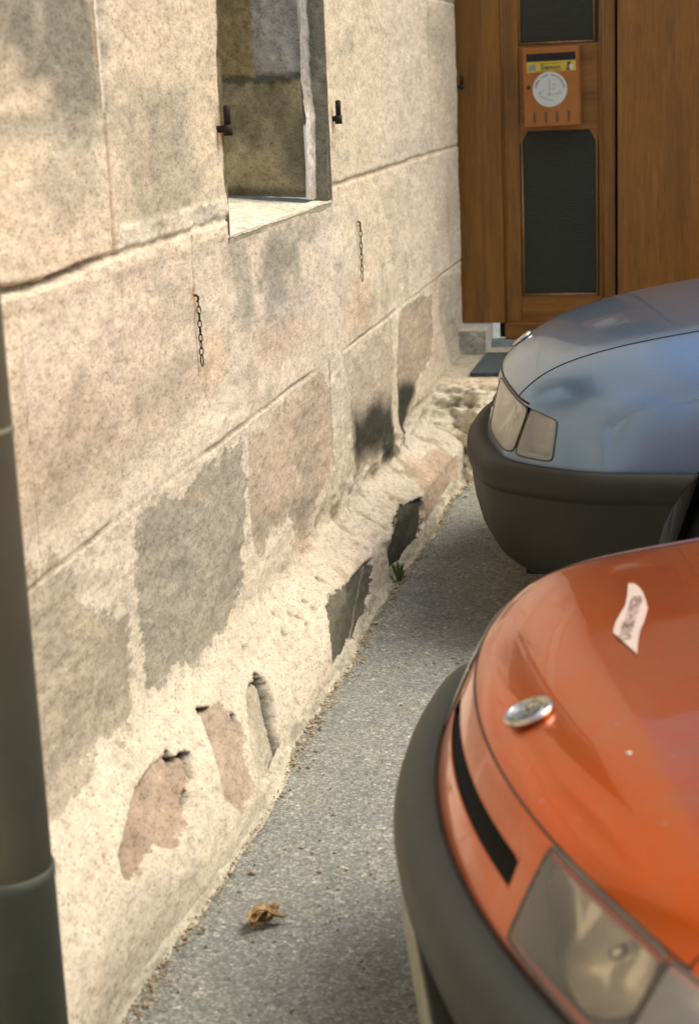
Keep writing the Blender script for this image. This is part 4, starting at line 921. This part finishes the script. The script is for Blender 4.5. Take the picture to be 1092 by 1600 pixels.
# emblem
h, nrm = O.hit(828, 1118)
if nrm.z < 0: nrm = -nrm
em = bpy.data.objects.new('emblem', None); COL.objects.link(em); em.parent = rootO; em.location = h+nrm*.003
em.rotation_euler = (Vector((-.34, 0, 1)).normalized()*.6+nrm*.4).normalized().to_track_quat('Z', 'Y').to_euler()
R0 = .037
lathe('ring', [(R0*.80, .004), (R0*.84, .0075), (R0*.93, .0085), (R0, .0055), (R0, .0), (R0*.78, -.001)], M['chrome'], em, 40)
lathe('emblem_field', [(R0*.80, 0), (R0*.80, .0035)], simple('emblem_field', (.10,.11,.09), .3, .5, .2, 60, 0), em, 32)
lathe('emblem_rim', [(R0*.60, .003), (R0*.62, .006), (R0*.68, .006), (R0*.70, .003)], M['tin'], em, 32)
bm = bmesh.new(); box(bm, -.004, .004, -R0*.6, R0*.6, .003, .0062, .001); box(bm, -R0*.35, R0*.35, -.0035, .0035, .0032, .0066, .001); bmobj('emblem_bar', bm, M['chrome'], em)
# reflection with lettering, painted on the hood as a thin pale sheet
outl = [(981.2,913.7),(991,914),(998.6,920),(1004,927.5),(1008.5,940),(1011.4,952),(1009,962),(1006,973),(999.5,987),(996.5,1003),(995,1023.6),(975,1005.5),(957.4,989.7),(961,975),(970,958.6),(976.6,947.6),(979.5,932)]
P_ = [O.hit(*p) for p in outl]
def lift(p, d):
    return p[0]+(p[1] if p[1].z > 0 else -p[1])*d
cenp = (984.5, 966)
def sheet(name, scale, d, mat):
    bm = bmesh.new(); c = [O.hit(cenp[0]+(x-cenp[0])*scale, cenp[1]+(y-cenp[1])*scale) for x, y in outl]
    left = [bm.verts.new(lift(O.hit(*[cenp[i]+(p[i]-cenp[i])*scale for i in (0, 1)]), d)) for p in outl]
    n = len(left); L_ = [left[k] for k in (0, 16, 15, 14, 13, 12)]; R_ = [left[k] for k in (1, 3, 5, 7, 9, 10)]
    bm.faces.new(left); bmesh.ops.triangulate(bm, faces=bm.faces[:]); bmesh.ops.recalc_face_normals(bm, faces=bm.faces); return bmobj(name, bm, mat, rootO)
refl = sheet('painted_reflection', 1.0, .0022, M['refl_pink']); se = sheet('reflection_border', 1.06, .0012, M['refl_edge'])
a_ = Vector(O.hit(975, 1003)[0]); b_ = Vector(O.hit(998, 932)[0]); nn_ = O.hit(985, 966)[1]; nn_ = nn_ if nn_.z > 0 else -nn_
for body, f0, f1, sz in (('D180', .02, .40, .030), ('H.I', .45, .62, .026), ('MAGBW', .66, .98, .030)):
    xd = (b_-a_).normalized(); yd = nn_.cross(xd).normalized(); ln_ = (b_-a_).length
    t_ = text(body, sz, M['refl_ink'], parent=rootO, bold=-.0002)
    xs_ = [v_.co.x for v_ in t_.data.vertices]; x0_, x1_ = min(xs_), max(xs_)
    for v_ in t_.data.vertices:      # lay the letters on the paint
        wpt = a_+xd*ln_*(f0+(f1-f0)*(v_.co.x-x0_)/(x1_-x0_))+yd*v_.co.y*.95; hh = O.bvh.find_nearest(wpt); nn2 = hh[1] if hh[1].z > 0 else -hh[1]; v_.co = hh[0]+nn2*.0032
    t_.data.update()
# washer jets / small marks
for px, py in ((982, 1177), (1040, 1225)):
    h2 = O.hit(px, py)
    if h2[0] is not None and px == 982: lathe('paint_chip', [(.004, 0), (.0032, .0008)], M['white'], rootO, 10, lift(h2, .0003))
cabin(O, .90, 1.36, M['orange'], 1.05, .82, 0, 3.02)
# cowl between hood and windscreen
# ---- blue car ---------------------------------------------------------------
zfB = lambda u, b: .72+.085*(1-np.exp(-b/.09))+.24*b-.08*b*b-.02*(u/.8)**2-.03*np.abs(u/.8)**6-rnd(u, b, .785, .09, .27)
rootB = empty('blue_car', (0, 0, 0), label='metallic blue grey car parked nose to the wall in front of the door', cat='car')
Bc = Car(rootB, (.515, 5.345), 0.0, .785, .30, .20, zfB, 1.05, .525, .050, .025)
Bc.build(np.concatenate([np.linspace(0, .20, 18), np.linspace(.22, 1.05, 50)]))
cB = Bc.col_at_u
iN = Bc.col_at_b(.235); iF = Bc.col_at_b(.235, False)
Bc.skin(np.linspace(0, 1, 22), .60, [(iN+1, cB(-.30), .06, .78), (cB(.30), iF-1, .06, .78), (cB(-.27), cB(.27), .20, .60)], {'paint': M['blue']}, .85, .345, .28)
for sg in (-1, 1):
    c0 = lambda u: cB(sg*u); ie = iN if sg < 0 else iF
    light(Bc, (c0(.30), .04), (c0(.665), .04), (c0(.640), .86), (c0(.34), .80), 'headlight')
    light(Bc, (c0(.672), .04), (ie, .06), (ie-.3*sg, .84), (c0(.648), .86), 'indicator')
# grille opening with slats
u_ = np.linspace(cB(-.27), cB(.27), 50); V = []; F_ = []
for q_, of in ((.20, .0), (.18, -.05), (.62, -.05), (.60, .0)): V += [tuple(p) for p in Bc.wrap(u_, np.full(50, q_), of)]
for r_ in range(3): F_ += [(r_*50+k, r_*50+k+1, (r_+1)*50+k+1, (r_+1)*50+k) for k in range(49)]
meshobj('grille', V, F_, M['dark'], rootB)
for q_ in (.32, .42, .52): tubeobj('grille_slat', [tuple(p) for p in Bc.wrap(u_, np.full(50, q_), -.012)], .004, M['plastic'], rootB, 6)
profB = [(.532, .046, .040), (.536, .070, .050), (.528, .095, .062), (.505, .110, .070), (.475, .112, .071), (.455, .106, .066), (.452, .099, .061), (.445, .099, .061), (.40, .096, .060), (.35, .088, .055), (.29, .072, .045), (.24, .045, .03), (.21, .01, .01), (.20, -.10, -.05)]
Bc.bumper('bumper', profB, M['plastic_b'], .60, .85, .345)
I_ = np.arange(Bc.col_at_b(.545), Bc.col_at_b(.545, False)); tubeobj('bumper_gap', [tuple(p) for p in Bc.wrap(I_, np.full(len(I_), .985), .001)], .005, M['gap'], rootB, 6)
gapline(Bc, [tuple(p) for p in Bc.wrap(np.linspace(cB(-.66), cB(.66), 120), np.full(120, .0), -.0006)], .0035)
for sg in (-1, 1): gapline(Bc, [tuple(p) for p in Bc.topline([(sg*.60, b) for b in np.linspace(.0, 1.0, 50)])], .0022)
h, nn2 = Bc.hit(818, 541)
if h is not None:
    e2 = bpy.data.objects.new('emblem', None); COL.objects.link(e2); e2.parent = rootB; nn2 = nn2 if nn2.z > 0 else -nn2; e2.location = (float(Bc.edge(0.))+.055, 0, zfB(0., .055)+.002); e2.rotation_euler = (0, math.radians(-38), 0)
    lathe('ring', [(.026, 0), (.028, .006), (.034, .008), (.038, .004), (.038, 0)], M['chrome'], e2, 32); lathe('emblem_field', [(.027, 0), (.027, .003)], M['dark'], e2, 24)
cabin(Bc, .93, 1.38, M['blue'], 1.05, .85, 0, 3.05)
